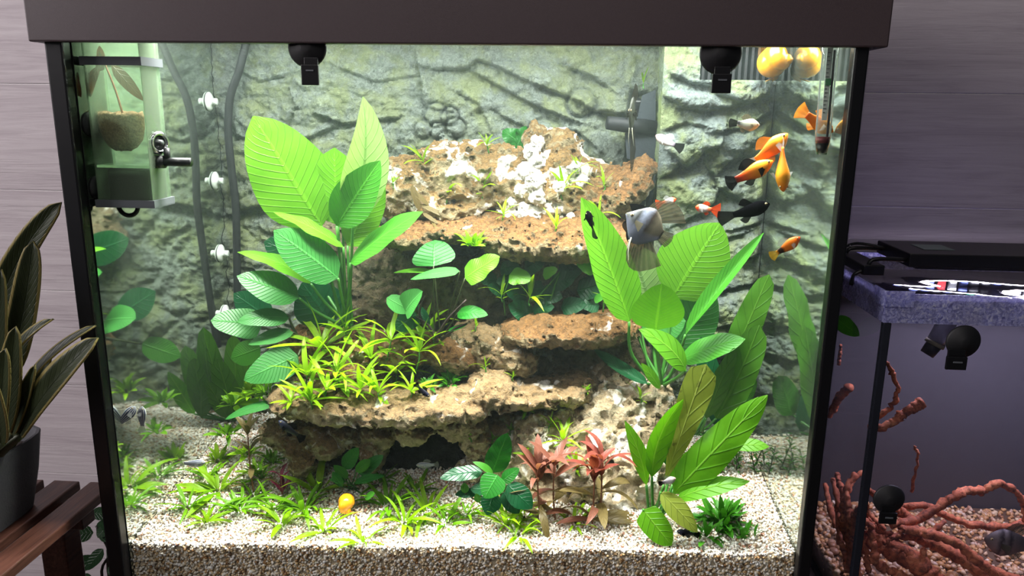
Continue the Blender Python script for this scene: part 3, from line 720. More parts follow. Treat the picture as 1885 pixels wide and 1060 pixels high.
# ---- tall broad-leaved plant, left of the stack
bplant('broad_leaf_plant', 'tallest broad leaved bright green plant, left of the rock stack', (640, 600, .160), [
    ((592, 416, .145), (466, 214, .118), 148, 'bright', (.15, -1, .35), dict(bend=.06, wave=.02, cup=.12, shape='ov')),
    ((622, 414, .150), (616, 272, .138), 104, 'bright', (-.1, -1, .3), dict(bend=.05, wave=.03, shape='heart')),
    ((650, 402, .140), (668, 178, .125), 84, 'pale', (.45, -1, .1), dict(bend=.08, arch=(.10, 0, 0), twist=50, fold=.35, shape='ov')),
    ((620, 416, .130), (700, 296, .118), 78, 'mid', (.3, -1, .4), dict(bend=.06, fold=.25)),
    ((640, 452, .160), (704, 318, .150), 82, 'bright', (-.3, -1, .3), dict(bend=-.04, wave=.03, shape='ov')),
    ((632, 418, .168), (688, 335, .160), 74, 'teal', (0, -1, .4), dict(shape='heart')),
    ((645, 484, .135), (778, 390, .110), 64, 'mid', (-.2, -.65, .8), dict(bend=.08, wave=.03)),
    ((632, 455, .130), (503, 390, .120), 40, 'bright', (.1, -.35, 1), dict(bend=.12, wave=.06)),
    ((622, 512, .125), (504, 424, .105), 84, 'teal', (.15, -.85, .6), dict(bend=.08, wave=.02)),
    ((572, 522, .150), (437, 464, .140), 42, 'bright', (.1, -.35, 1), dict(bend=.22, wave=.05)),
    ((550, 548, .145), (436, 508, .130), 66, 'teal', (0, -.7, .75), dict(bend=.08)),
    ((612, 597, .175), (556, 520, .170), 92, 'dark', (.2, -1, .2), dict(bend=.05)),
    ((575, 480, .200), (486, 445, .200), 66, 'dark', (0, -1, .2), {}),
    ((585, 585, .185), (545, 550, .180), 30, 'bright', (0, -1, .3), {}),
], r=.0022)
bplant('broad_leaf_plant', 'lower broad leaved plant spreading wide leaves over the left gravel', (560, 625, .150), [
    ((532, 585, .140), (436, 592, .120), 44, 'teal', (0, -.65, .8), dict(bend=.16)),
    ((482, 600, .150), (388, 590, .130), 66, 'teal', (.1, -.7, .7), dict(bend=.1, shape='heart')),
    ((540, 612, .135), (457, 634, .120), 38, 'teal', (0, -.5, .85), dict(bend=.12)),
    ((549, 655, .125), (449, 700, .095), 66, 'teal', (.1, -.85, .55), dict(bend=.08, shape='heart')),
    ((512, 742, .100), (414, 772, .085), 28, 'teal', (0, -.4, 1), dict(bend=.14)),
    ((500, 590, .180), (430, 540, .185), 60, 'dark', (0, -1, .2), {}),
    ((480, 640, .19), (425, 660, .2), 50, 'mid', (0, -1, .3), {}),
], M_STALKD, .0018)
# ---- tall broad-leaved plant, right of the stack
bplant('broad_leaf_plant', 'big ribbed broad leaved plant between rock stack and filter housing', (1215, 712, .150), [
    ((1158, 592, .120), (1070, 364, .100), 92, 'bright', (.55, -1, .15), dict(bend=-.06, arch=(.06, 0, -.02), fold=.3, wave=.02, via=(1162, 650, .13))),
    ((1198, 565, .185), (1163, 452, .180), 100, 'pale', (.1, -1, .3), dict(bend=.05, wave=.02)),
    ((1238, 548, .165), (1326, 410, .145), 128, 'bright', (-.1, -1, .3), dict(bend=.06, cup=.1)),
    ((1206, 608, .115), (1218, 522, .095), 96, 'bright', (0, -1, .1), dict(bend=.08, fold=-.12, shape='heart')),
    ((1262, 616, .120), (1406, 428, .115), 36, 'mid', (-.5, -.5, .6), dict(bend=.03, fold=.6, twist=40)),
    ((1234, 655, .180), (1312, 526, .175), 92, 'teal', (-.1, -1, .3), dict(bend=.04)),
    ((1254, 662, .140), (1372, 624, .115), 58, 'mid', (0, -.6, .85), dict(bend=.12, wave=.03)),
    ((1262, 682, .100), (1176, 606, .090), 52, 'sword', (.3, -.7, .7), dict(bend=.14, arch=(.08, 0, .06))),
    ((1192, 706, .125), (1092, 642, .135), 30, 'dark', (.1, -.6, .7), dict(bend=-.12, fold=.4)),
    ((1168, 600, .175), (1144, 520, .175), 40, 'teal', (0, -1, .2), {}),
    ((1180, 610, .17), (1262, 590, .16), 70, 'teal', (0, -1, .4), {}),
    ((1215, 715, .115), (1180, 668, .11), 20, 'sword', (.2, -.8, .5), dict(nost=True, bend=.1)),
], r=.0022)
# ---- sword plant against the right glass
bplant('sword_plant', 'tall wavy leaved sword plant against the glass beside the filter housing', (1285, 800, .140), [
    ((1350, 660, .150), (1416, 505, .150), 52, 'swordd', (-.4, -1, .1), dict(bend=.05, wave=.07, shape='strap')),
    ((1318, 770, .135), (1398, 598, .120), 66, 'swordd', (-.5, -1, .2), dict(bend=.07, wave=.05, arch=(.06, 0, 0), shape='strap')),
    ((1300, 770, .125), (1352, 640, .11), 40, 'swordd', (.3, -1, .2), dict(wave=.04, shape='strap')),
    ((1330, 790, .16), (1290, 620, .17), 46, 'dark', (0, -1, .2), dict(shape='strap')),
    ((1340, 760, .17), (1385, 690, .165), 50, 'mid', (0, -1, .3), dict(shape='strap')),
], r=.0018)
# ---- small broad-leaved plant in the middle of the stack
cp = bplant('broad_leaf_plant', 'small plant with heart shaped leaves and dark stems, centre of the stack', (808, 622, .128), [
    ((798, 490, .120), (800, 442, .150), 78, 'deep', (-.1, -.75, .7), dict(bend=.05, shape='heart')),
    ((856, 512, .120), (920, 472, .115), 50, 'bright', (-.1, -.8, .7), dict(bend=.06, wave=.06, shape='heart')),
    ((846, 499, .110), (756, 514, .110), 30, 'teal', (0, -.45, 1), dict(bend=.10, shape='heart')),
    ((800, 500, .125), (724, 502, .13), 18, 'bright', (0, -.3, 1), dict(bend=.10)),
    ((746, 574, .115), (778, 536, .105), 54, 'teal', (-.3, -.8, .6), dict(bend=.1, shape='heart', fold=.3)),
    ((712, 548, .115), (758, 574, .118), 34, 'teal', (-.2, -.8, .7), dict(bend=.06, nost=True)),
    ((768, 578, .120), (728, 606, .122), 40, 'dark', (0, -1, .3), dict(bend=.05, shape='heart')),
    ((842, 576, .118), (898, 580, .108), 34, 'deep', (0, -.6, .9), dict(bend=.16, shape='heart')),
    ((825, 608, .118), (860, 597, .112), 14, 'deep', (0, -.5, .9), dict(nost=True)),
    ((790, 600, .125), (770, 560, .13), 16, 'dark', (0, -1, .3), {}),
], M_STALKD, .0011)
for q in ([(800, 628, .118), (822, 590, .112), (858, 552, .106)], [(812, 626, .118), (838, 605, .115), (860, 595, .112)], [(782, 605, .122), (772, 575, .12), (782, 545, .118)], [(806, 630, .118), (790, 600, .118), (765, 582, .118)]):
    stalk(cp, q, .0019, M_ROOT, 'rhizome', .5)
# ---- patch of dark leaves under the mossy slab
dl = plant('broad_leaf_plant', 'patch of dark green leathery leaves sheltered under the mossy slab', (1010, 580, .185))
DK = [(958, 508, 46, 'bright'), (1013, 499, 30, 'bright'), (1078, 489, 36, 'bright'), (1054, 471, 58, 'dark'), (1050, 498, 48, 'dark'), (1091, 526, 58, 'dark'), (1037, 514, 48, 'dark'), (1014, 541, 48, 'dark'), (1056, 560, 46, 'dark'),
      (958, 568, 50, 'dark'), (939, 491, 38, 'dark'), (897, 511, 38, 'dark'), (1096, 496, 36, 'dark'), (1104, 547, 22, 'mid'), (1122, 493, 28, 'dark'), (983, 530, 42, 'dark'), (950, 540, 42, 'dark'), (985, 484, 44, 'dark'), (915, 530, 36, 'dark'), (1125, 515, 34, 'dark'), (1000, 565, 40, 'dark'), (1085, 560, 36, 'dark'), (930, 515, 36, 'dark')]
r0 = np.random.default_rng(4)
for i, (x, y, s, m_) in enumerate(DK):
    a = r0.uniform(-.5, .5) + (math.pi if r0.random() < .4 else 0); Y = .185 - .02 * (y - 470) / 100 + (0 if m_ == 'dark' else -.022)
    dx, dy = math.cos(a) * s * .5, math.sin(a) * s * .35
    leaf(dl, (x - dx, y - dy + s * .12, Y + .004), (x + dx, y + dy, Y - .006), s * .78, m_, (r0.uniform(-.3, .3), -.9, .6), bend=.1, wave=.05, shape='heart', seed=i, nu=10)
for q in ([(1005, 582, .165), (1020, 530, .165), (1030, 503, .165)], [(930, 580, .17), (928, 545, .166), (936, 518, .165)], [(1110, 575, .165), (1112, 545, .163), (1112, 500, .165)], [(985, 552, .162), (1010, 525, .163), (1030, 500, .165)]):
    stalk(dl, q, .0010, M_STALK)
# ---- sword plant in the front right gravel
rs = PG(1198, 968)
bplant('sword_plant', 'bright green sword plant rooted in the front gravel below the big ribbed plant', (1198, 968, float(rs[1])), [
    ((1222, 892, .045), (1300, 670, .040), 60, 'olive', (-.3, -1, .25), dict(bend=.06, shape='spat', wave=.06, nu=18)),
    ((1240, 908, .035), (1413, 727, .020), 72, 'sword', (-.3, -1, .45), dict(bend=.06, wave=.05, cup=.1, nu=18)),
    ((1190, 893, .045), (1150, 774, .040), 32, 'sword', (.4, -1, .1), dict(bend=.1, arch=(.05, 0, 0), shape='lance')),
    ((1200, 878, .040), (1258, 735, .035), 48, 'sword', (.3, -1, .2), dict(bend=-.10, arch=(-.12, 0, .03), fold=.3)),
    ((1238, 892, .05), (1306, 812, .045), 46, 'sword', (-.2, -1, .3), dict(bend=.06)),
    ((1246, 918, .03), (1380, 886, .015), 40, 'sword', (0, -.6, .9), dict(bend=.2)),
    ((1345, 820, .05), (1416, 822, .04), 28, 'sword', (0, -.7, .8), dict(bend=.16, via=(1290, 850, .05))),
    ((1216, 906, .025), (1284, 980, .010), 42, 'olive', (.1, -.9, .7), dict(bend=.12)),
    ((1184, 938, .022), (1236, 1004, .008), 56, 'sword', (-.3, -.9, .6), dict(bend=.08, shape='heart')),
    ((1235, 860, .06), (1225, 800, .06), 30, 'deep', (0, -1, .2), {}),
    ((1240, 900, .06), (1300, 850, .055), 30, 'mid', (0, -1, .4), {}),
], M_STALK, .0020)
# ---- front broad-leaved plant
rs = PG(910, 938)
bplant('broad_leaf_plant', 'compact dark green heart leaved plant in the gravel before the cave', (910, 938, float(rs[1])), [
    ((906, 870, .065), (934, 797, .060), 48, 'deep', (.1, -1, .2), dict(bend=.06, wave=.05)),
    ((888, 868, .055), (810, 880, .045), 34, 'dark', (0, -.6, .9), dict(bend=.14, wave=.06)),
    ((908, 872, .055), (870, 850, .05), 16, 'mid', (0, -.5, .9), dict(bend=.2)),
    ((916, 874, .040), (892, 917, .026), 50, 'deep', (0, -.9, .6), dict(bend=.08, shape='heart')),
    ((924, 886, .045), (956, 862, .045), 26, 'deep', (0, -.8, .7), dict(bend=.08)),
    ((934, 892, .040), (980, 936, .030), 46, 'dark', (-.1, -.9, .6), dict(bend=.08)),
    ((926, 906, .040), (956, 945, .032), 34, 'dark', (0, -1, .5), dict(bend=.05)),
    ((910, 906, .038), (896, 948, .030), 40, 'dark', (0, -1, .5), dict(bend=.05)),
    ((880, 906, .05), (838, 910, .045), 22, 'dark', (0, -.6, .8), dict(bend=.08)),
    ((856, 908, .045), (855, 888, .045), 16, 'mid', (0, -1, .4), {}),
    ((895, 900, .045), (866, 900, .045), 24, 'dark', (0, -.9, .6), {}),
    ((882, 925, .04), (876, 908, .04), 14, 'mid', (0, -1, .4), {}),
], M_STALKD, .0010)
# ---- low plant at the cave mouth, left
rs = PG(652, 900)
bplant('broad_leaf_plant', 'low green plant with pointed leaves before the shelf leg, behind the snail', (652, 900, float(rs[1])), [
    ((632, 862, .085), (660, 824, .08), 30, 'deep', (0, -1, .4), {}), ((660, 872, .085), (706, 838, .085), 28, 'deep', (-.2, -1, .5), {}), ((652, 888, .075), (708, 876, .07), 20, 'deep', (0, -.5, .9), dict(bend=.12)),
    ((640, 880, .08), (614, 856, .08), 20, 'mid', (0, -.9, .6), {}), ((636, 886, .075), (606, 882, .07), 16, 'deep', (0, -.6, .8), dict(bend=.12)), ((655, 868, .08), (682, 846, .08), 22, 'mid', (0, -1, .4), {}), ((630, 895, .07), (612, 868, .07), 18, 'deep', (0, -1, .4), {}), ((672, 915, .06), (690, 908, .055), 18, 'mid', (0, -.6, .9), {}),
], M_STALK, .0009)
# ---- sword plant by the left glass (its mirror image shows in the pane)
rs = PG(425, 775)
bplant('sword_plant', 'green sword plant rooted near the left glass under the white suction cups', (425, 775, float(rs[1])), [
    ((420, 755, .235), (372, 600, .20), 46, 'swordd', (.2, -1, .2), dict(shape='strap', bend=.1)), ((440, 760, .23), (462, 640, .235), 44, 'swordd', (-.1, -1, .2), dict(shape='strap')), ((430, 765, .22), (400, 660, .20), 50, 'swordd', (.1, -1, .2), dict(shape='strap')),
    ((445, 765, .22), (482, 690, .22), 36, 'sword', (-.1, -1, .3), {}), ((420, 770, .21), (380, 700, .19), 36, 'swordd', (0, -1, .3), {}), ((436, 750, .24), (430, 615, .24), 44, 'swordd', (0, -1, .2), dict(shape='strap')),
], M_STALK, .0015)
# ---- narrow-leaved sprigs: shared leaf meshes, each leaf its own object
def unit_leaf(name, mat, wid, droop, shape='narrow', seed=0, nu=7):
    V, F, U = leaf_geo((0, 0, 0), (1, 0, -droop), wid, (0, 0, 1), bend=droop * .8 + .05, fold=.25, shape=shape, nu=nu, nv=2, seed=seed)
    me = mesh(name, V, F, True, U); me.materials.append(ML[mat]); return me
NARROW = {k: [unit_leaf('leaf', k, w_, d, 'narrow', i) for i, (w_, d) in enumerate(((.13, .05), (.15, .22), (.12, .4), (.17, .12)))] for k in ('lime', 'grass')}
SHORT = {k: [unit_leaf('leaf', k, w_, d, 'lance', i) for i, (w_, d) in enumerate(((.30, .05), (.34, .2), (.26, .3)))] for k in ('lime', 'grass', 'moss')}
WIDE = {k: [unit_leaf('leaf', k, w_, d, 'lance', i, 9) for i, (w_, d) in enumerate(((.26, .1), (.30, .3), (.24, .5)))] for k in ('red', 'redtop', 'brown', 'magenta', 'wilt')}
def place_leaf(parent, me, at, az, el, ln, roll=0):
    d = Vector((math.cos(el) * math.cos(az), math.cos(el) * math.sin(az), math.sin(el)))
    M = Matrix.Rotation(az, 4, 'Z') @ Matrix.Rotation(-el, 4, 'Y') @ Matrix.Rotation(roll, 4, 'X') @ Matrix.Scale(ln, 4)
    return inst('leaf', me, Matrix.Translation(Vector([float(c) for c in at])) @ M, parent)
def sprig(label, base, size_px, n=7, h_px=18, kind='lime', seed=0, lib=None, name='leafy_sprig', elmin=5, elmax=55, lower=3, group=None):
    """stem with a star of narrow leaves on top and a few small ones lower down; base = (px, py, Y) or a point"""
    Bp = P(*snap(*base)); s = S(Bp[1]); r = np.random.default_rng(seed + 100); L = lib or NARROW
    t = thing(name, label, 'plant', Bp, group)
    top = Bp + np.array([r.uniform(-.3, .3) * h_px * s, r.uniform(-.2, .2) * h_px * s, h_px * s])
    MB().tube(spline([Bp - np.array([0, 0, .002]), (Bp + top) / 2 + r.normal(size=3) * .001, top], 6), [.0009, .0009, .0008, .0008, .0007, .0006], 6).mk('stem', M_STALK, t, True)
    a0 = r.uniform(0, 6.28)
    for i in range(n):
        az = a0 + 2.4 * i + r.uniform(-.3, .3); el = math.radians(r.uniform(elmin, elmax) if i > 1 else r.uniform(50, 80))
        place_leaf(t, L[kind][i % len(L[kind])], top, az, el, size_px * s * r.uniform(.6, 1.05), r.uniform(-.4, .4))
    for i in range(lower):
        f = r.uniform(.2, .8); place_leaf(t, SHORT[kind if kind in SHORT else 'lime'][i % 3], Bp + (top - Bp) * f, r.uniform(0, 6.28), math.radians(r.uniform(-10, 40)), size_px * s * r.uniform(.28, .5), 0)
    return t
def tuft(label, base, size_px, n=10, kind='grass', seed=0, elmin=15, elmax=85, name='grass_tuft', lib=None, group=None, spread=3):
    r = np.random.default_rng(seed + 300); Bp = P(*snap(*base)); s = S(Bp[1]); L = lib or NARROW
    t = thing(name, label, 'plant', Bp, group)
    MB().lathe([(.0005, -.002), (.0022, 0), (.0012, .003), (.0003, .004)], Bp, (0, 0, 1), 8).mk('crown', M_STALKD, t, True)
    for i in range(n):
        az = 2.4 * i + r.uniform(-.4, .4); el = math.radians(r.uniform(elmin, elmax))
        o = np.array([math.cos(az), math.sin(az), 0]) * spread * s * r.random()
        place_leaf(t, L[kind][r.integers(len(L[kind]))], Bp + o, az, el, size_px * s * r.uniform(.55, 1.1), r.uniform(-.5, .5))
    return t
def G(px, py):
    q = PG(px, py); return (px, py, float(q[1]))
# on the long shelf
for i, (x, y, Y, sz, n_, h_, lb) in enumerate([
    (588, 668, .120, 92, 8, 26, 'tallest lime sprig on the shelf, below the hump'), (560, 715, .095, 72, 9, 24, 'lime sprig on the shelf end nearest the left glass'), (575, 752, .085, 62, 8, 14, 'lime sprig hanging over the front edge of the shelf end'),
    (625, 712, .098, 76, 9, 26, 'dense lime sprig in the middle of the shelf meadow'), (660, 735, .085, 62, 9, 18, 'lime sprig drooping over the shelf front above its leg'), (680, 690, .105, 66, 8, 26, 'lime sprig behind the middle of the shelf meadow'),
    (712, 660, .120, 72, 8, 34, 'upright lime sprig below the small heart leaved plant'), (728, 712, .095, 72, 9, 22, 'lime sprig at the shelf edge beside the small dark fish'), (765, 680, .110, 66, 7, 30, 'lime sprig next to the brown mossy rock'),
    (775, 640, .125, 60, 7, 20, 'lime sprig under the dark stems of the heart leaved plant'), (755, 730, .085, 50, 7, 10, 'small lime sprig drooping beside the dark fish'), (640, 625, .140, 58, 6, 14, 'lime sprig at the foot of the tallest plant'), (800, 632, .118, 48, 5, 12, 'thin lime sprig below the dark rhizome'),
    (700, 735, .085, 56, 8, 12, 'lime sprig hanging at the centre of the shelf front'), (600, 735, .088, 66, 8, 18, 'lime sprig among others over the hollow left leg'), (535, 748, .09, 44, 6, 8, 'small lime sprig on the outer corner of the shelf')]):
    sprig(lb, (x, y, Y), sz * 1.32, n_ + 2, h_ * 1.15, 'lime', i, group='lime sprigs on the rock shelf')
# on the top boulder
for i, (x, y, Y, sz, n_, h_, lb) in enumerate([
    (778, 312, .195, 58, 6, 14, 'lime sprig with wide spread leaves on the far end of the top boulder'), (822, 372, .180, 56, 7, 14, 'lime sprig in front of the top boulder above the mossy slab'), (900, 280, .200, 32, 6, 12, 'small lime star on the crest of the top boulder'),
    (888, 362, .180, 58, 6, 12, 'lime sprig in the middle of the top boulder face'), (925, 405, .172, 40, 6, 10, 'lime sprig dangling at the front of the mossy slab'), (1035, 365, .175, 66, 8, 16, 'lime sprig beside the white crust on the top boulder'),
    (1062, 325, .190, 40, 7, 14, 'lime sprig under the peak of the top boulder'), (1022, 425, .165, 52, 5, 6, 'lime sprig lying flat on the mossy slab'), (1110, 350, .180, 36, 4, 8, 'lime sprig where boulder and ochre outcrop meet'),
    (1105, 405, .165, 40, 4, 10, 'short lime sprig on the ochre outcrop behind the black fish'), (725, 345, .200, 26, 4, 8, 'tiny lime sprig on the boulder end by the tall plant'), (975, 560, .155, 62, 7, 12, 'yellow green sprig before the dark leathery leaves'), (925, 553, .16, 44, 5, 10, 'yellow green sprig at the left of the dark leathery leaves'),
    (1120, 565, .150, 40, 5, 12, 'small sprig on the end of the flat ledge'), (875, 610, .14, 30, 4, 10, 'small sprig on the round pitted rock'), (895, 685, .13, 34, 4, 10, 'small sprig between round rock and shelf'), (945, 700, .12, 26, 5, 6, 'small sprig on the thin right end of the shelf'), (1185, 160, .255, 30, 4, 6, 'sprig drifting by the filter outlet near the surface')]):
    sprig(lb, (x, y, Y), sz, n_, h_, 'lime', i + 40, lower=2, group='lime sprigs high on the stack')
# on the rough mound
for i, (x, y, Y, sz, n_, h_, kd, lib, lb) in enumerate([
    (965, 772, .060, 34, 8, 14, 'grass', SHORT, 'short leaved green sprig where shelf and rough mound meet'), (1040, 828, .035, 62, 9, 18, 'lime', NARROW, 'tall lime sprig on the rough mound above the reddish plants'), (1180, 742, .085, 44, 6, 10, 'lime', NARROW, 'lime sprig on the upper slope of the rough mound'),
    (868, 810, .07, 24, 5, 8, 'grass', SHORT, 'tiny sprig at the right end of the cave arch'), (905, 820, .06, 24, 6, 10, 'grass', SHORT, 'tiny sprig above the compact heart leaved plant'), (1060, 870, .032, 48, 8, 12, 'lime', NARROW, 'lime sprig between the two reddish plants'),
    (965, 845, .045, 30, 6, 10, 'lime', SHORT, 'short lime sprig behind the first reddish plant'), (940, 800, .065, 26, 6, 8, 'grass', SHORT, 'green sprig on the mound beside the upright heart leaf'), (1080, 725, .11, 22, 5, 6, 'grass', SHORT, 'tiny sprig high on the rough mound'), (1010, 790, .06, 36, 6, 10, 'lime', NARROW, 'lime sprig on the shoulder of the rough mound')]):
    sprig(lb, (x, y, Y), sz, n_, h_, kd, i + 70, lib, group='sprigs on the rough mound')
# meadow in the front gravel
for i, (x, y, sz, n_, kd, lb) in enumerate([
    (345, 935, 62, 12, 'grass', 'grass tuft in the gravel nearest the left glass'), (380, 960, 48, 12, 'lime', 'grass tuft in the front corner by the left frame'), (400, 905, 74, 12, 'lime', 'tallest grass tuft behind the front left corner'), (440, 940, 60, 12, 'grass', 'grass tuft before the thin brown stem'), (465, 915, 50, 10, 'grass', 'grass tuft around the foot of the thin brown stem'),
    (520, 965, 66, 14, 'lime', 'wide grass tuft left of the yellow snail at the front'), (500, 935, 54, 10, 'grass', 'grass tuft behind the wide front tuft'), (560, 940, 72, 12, 'grass', 'grass tuft just left of the yellow snail'), (596, 978, 60, 8, 'lime', 'grass tuft before and beside the yellow snail'),
    (668, 996, 50, 5, 'lime', 'small arching tuft at the very front below the snail'), (716, 935, 70, 13, 'grass', 'grass tuft right of the yellow snail'), (745, 965, 66, 10, 'lime', 'arching tuft in front of the cave'), (790, 945, 62, 10, 'lime', 'grass tuft before the cave mouth centre'), (820, 965, 52, 10, 'grass', 'grass tuft left of the compact heart leaved plant'),
    (860, 950, 48, 12, 'grass', 'grass tuft at the foot of the compact heart leaved plant'), (935, 965, 54, 12, 'lime', 'grass tuft right of the compact heart leaved plant'), (955, 985, 52, 10, 'lime', 'front grass tuft left of the reddish plants'), (965, 955, 60, 10, 'lime', 'tall grass tuft against the first reddish plant'),
    (1058, 965, 48, 6, 'lime', 'small star of leaves in gravel between the reddish plants'), (700, 890, 60, 8, 'grass', 'grass tuft deeper in, towards the cave'), (585, 905, 80, 7, 'lime', 'long leaved tuft behind the yellow snail'), (480, 880, 40, 9, 'grass', 'grass tuft beneath the magenta leaves'), (380, 880, 44, 9, 'grass', 'grass tuft beside the striped fish on the gravel'),
    (765, 905, 50, 8, 'grass', 'thin tuft just outside the cave mouth')]):
    tuft(lb, G(x, y), sz * 1.15, n_ + 6, kd, i, 2, 58, group='grass tufts in the front gravel', spread=12)
# bushy growth left of the shelf
for i, (x, y, Y, sz, lb) in enumerate([(430, 745, .17, 36, 'bushy lime plant near the left glass'), (465, 730, .15, 38, 'bushy lime plant between left glass and shelf'), (420, 800, .15, 34, 'low bushy plant on the gravel by the left glass'), (455, 835, .11, 32, 'low bushy plant before the shelf end'), (490, 725, .12, 40, 'bushy lime plant touching the shelf end'), (400, 850, .11, 34, 'low bushy plant behind the striped fish'), (500, 850, .1, 30, 'small bushy plant beside the knobbly rocks'), (470, 870, .08, 30, 'small bushy plant below the thin brown stem')]):
    tuft(lb, (x, y, Y), sz, 22, 'lime' if i % 2 else 'grass', i + 40, 0, 85, 'bushy_plant', SHORT, 'bushy plants near the left glass', 14)
# dense small-leaved cushions
for i, (x, y, Y, sz, n_, kd, lb) in enumerate([(830, 706, .092, 30, 34, 'moss', 'dark green cushion of tiny leaves on the shelf'), (868, 452, .135, 30, 26, 'grass', 'feathery light green cushion on the mossy slab'), (790, 712, .092, 24, 18, 'moss', 'smaller dark green cushion beside the shelf cushion')]):
    tuft(lb, (x, y, Y), sz, n_, kd, i + 60, 5, 88, 'leaf_cushion', SHORT, 'small leaf cushions', 14)
for i, (x, y, sz, n_, lb) in enumerate([(1330, 960, 52, 60, 'big dense green cushion in the gravel beside the sword plant'), (1300, 985, 36, 26, 'front lobe of the green cushion beside the dark fish'), (1365, 985, 32, 22, 'outer lobe of the green cushion near the right glass')]):
    tuft(lb, G(x, y), sz, n_, 'moss', i + 80, 5, 88, 'leaf_cushion', SHORT, 'green cushions beside the sword plant', 26)
# ---- reddish stem plants
def stem_plant(label, stems, ln_px, kinds, seed=0, name='red_stem_plant'):
    r = np.random.default_rng(seed + 500); t = thing(name, label, 'plant', P(*stems[0][0]))
    for b, tp, n_ in stems:
        B, T = P(*b), P(*tp); s = S(B[1]); q = spline([B - np.array([0, 0, .003]), (B + T) / 2 + r.normal(size=3) * .0015, T], 10)
        MB().tube(q, np.linspace(.0011, .0007, 10), 7).mk('stem', M_STALKR, t, True)
        for i in range(n_):
            f = .12 + .88 * i / max(1, n_ - 1); c = B + (T - B) * f; top = i >= n_ - 2
            for k_ in range(4 if top else 2):
                az = 1.57 * i + math.pi * k_ / (2 if top else 1) + r.uniform(-.5, .5); el = math.radians(r.uniform(35, 70) if top else r.uniform(-25, 30))
                kd = kinds[1] if top else kinds[0][r.integers(len(kinds[0]))]
                place_leaf(t, WIDE[kd][r.integers(3)], c, az, el, ln_px * s * r.uniform(.75, 1.1) * (.9 if top else 1), r.uniform(-.6, .6))
    return t
def gs(px, py, tx, ty, n_):
    b = G(px, py); return (b, (tx, ty, b[2] + .004), n_)
stem_plant('reddish stem plant with pinkish tips left of the crimson tipped one', [gs(997, 962, 990, 865, 5), gs(1022, 955, 1020, 858, 5)], 74, (['brown', 'red', 'brown'], 'red'), 1)
stem_plant('reddish stem plant crowned by crimson leaves against the rough mound', [gs(1090, 968, 1095, 868, 5), gs(1103, 962, 1108, 852, 5)], 80, (['brown', 'brown', 'red'], 'redtop'), 2)
stem_plant('thin brown stem with a few olive leaves before the left glass', [gs(467, 905, 456, 800, 4)], 52, (['brown'], 'brown'), 3)
stem_plant('pair of magenta leaves low in the gravel beside the knobbly rocks', [gs(520, 912, 518, 882, 2)], 40, (['magenta'], 'magenta'), 4)
# ---- feathery dark plant at the right glass
t = thing('feathery_plant', 'dark feathery plant deep in the corner behind the sword plant', 'plant', P(*G(1340, 880)))
r0 = np.random.default_rng(9)
for i in range(7):
    b = np.array(P(1320 + i * 12, 880, .14 + .008 * (i % 3))); tp = b + np.array([r0.uniform(-.02, .02), r0.uniform(-.02, .02), r0.uniform(.03, .055)])
    MB().tube([b, tp], [.0008, .0005], 6).mk('stem', M_STALKD, t, True)
    for k_ in range(14): place_leaf(t, SHORT['moss'][k_ % 3], b + (tp - b) * (.15 + .85 * k_ / 14), 2.4 * k_, .5, .009)
# ---- leaf scrap on the crest
t = thing('crumpled_leaf', 'crumpled vivid green leaf standing behind the top boulder crest', 'leaf', P(945, 272, .255))
leaf(t, (965, 270, .255), (925, 240, .25), 40, 'deep', (0, -1, .3), bend=.15, wave=.15, shape='heart'); leaf(t, (950, 275, .25), (968, 232, .25), 30, 'deep', (0, -1, .3), wave=.15, shape='heart')
# ---- withered strands draped over the boulder face
t = thing('withered_strands', 'withered grey brown leaf strands draped over the boulder beside the tall plant', 'plant', P(*snap(778, 385, .18)))
for i, (a, b_, w_) in enumerate((((758, 340), (772, 388), 12), ((772, 375), (828, 402), 9), ((778, 392), (808, 412), 7), ((790, 400), (812, 432), 5), ((760, 352), (790, 378), 9))):
    ya = snap(*a)[2] - .004; leaf(t, (a[0], a[1], ya), (b_[0], b_[1], min(ya, snap(*b_)[2] - .003)), w_, 'brown', (0, -1, .5), shape='strap', bend=.06, seed=i, nu=8)
# ================================================================ fish and snails
def fish_mat(name, stops, belly=None, stripes=0, scol=(.02, .03, .08, 1), rough=.35, spec=.3):
    m = N(name); uv = m.n('ShaderNodeTexCoord').outputs['UV']; sp = m.n('ShaderNodeSeparateXYZ'); m.lk(uv, sp.inputs[0])
    n1 = m.noise(m.coord('Object'), 260, 3)
    uu = m.math('ADD', sp.outputs[0], m.math('MULTIPLY', m.math('SUBTRACT', n1, .5), .12))
    stops = [(a_, dim(c_, .68)) for a_, c_ in stops]; belly = dim(belly, .68) if belly else None
    c = m.ramp(uu, stops)
    if belly: c = m.mix(m.ramp(sp.outputs[1], [(.12, 1), (.42, 0)]), c, belly)
    if stripes:
        f = m.math('ABSOLUTE', m.math('SUBTRACT', m.math('FRACT', m.math('MULTIPLY', sp.outputs[1], float(stripes))), .5))
        c = m.mix(m.ramp(f, [(.18, 1), (.26, 0)]), c, scol)
    return m.fin(c, max(rough, .5), m.bump(m.noise(m.coord('Object'), 900, 2), .25, .0004), Specular_IOR_Level=spec)
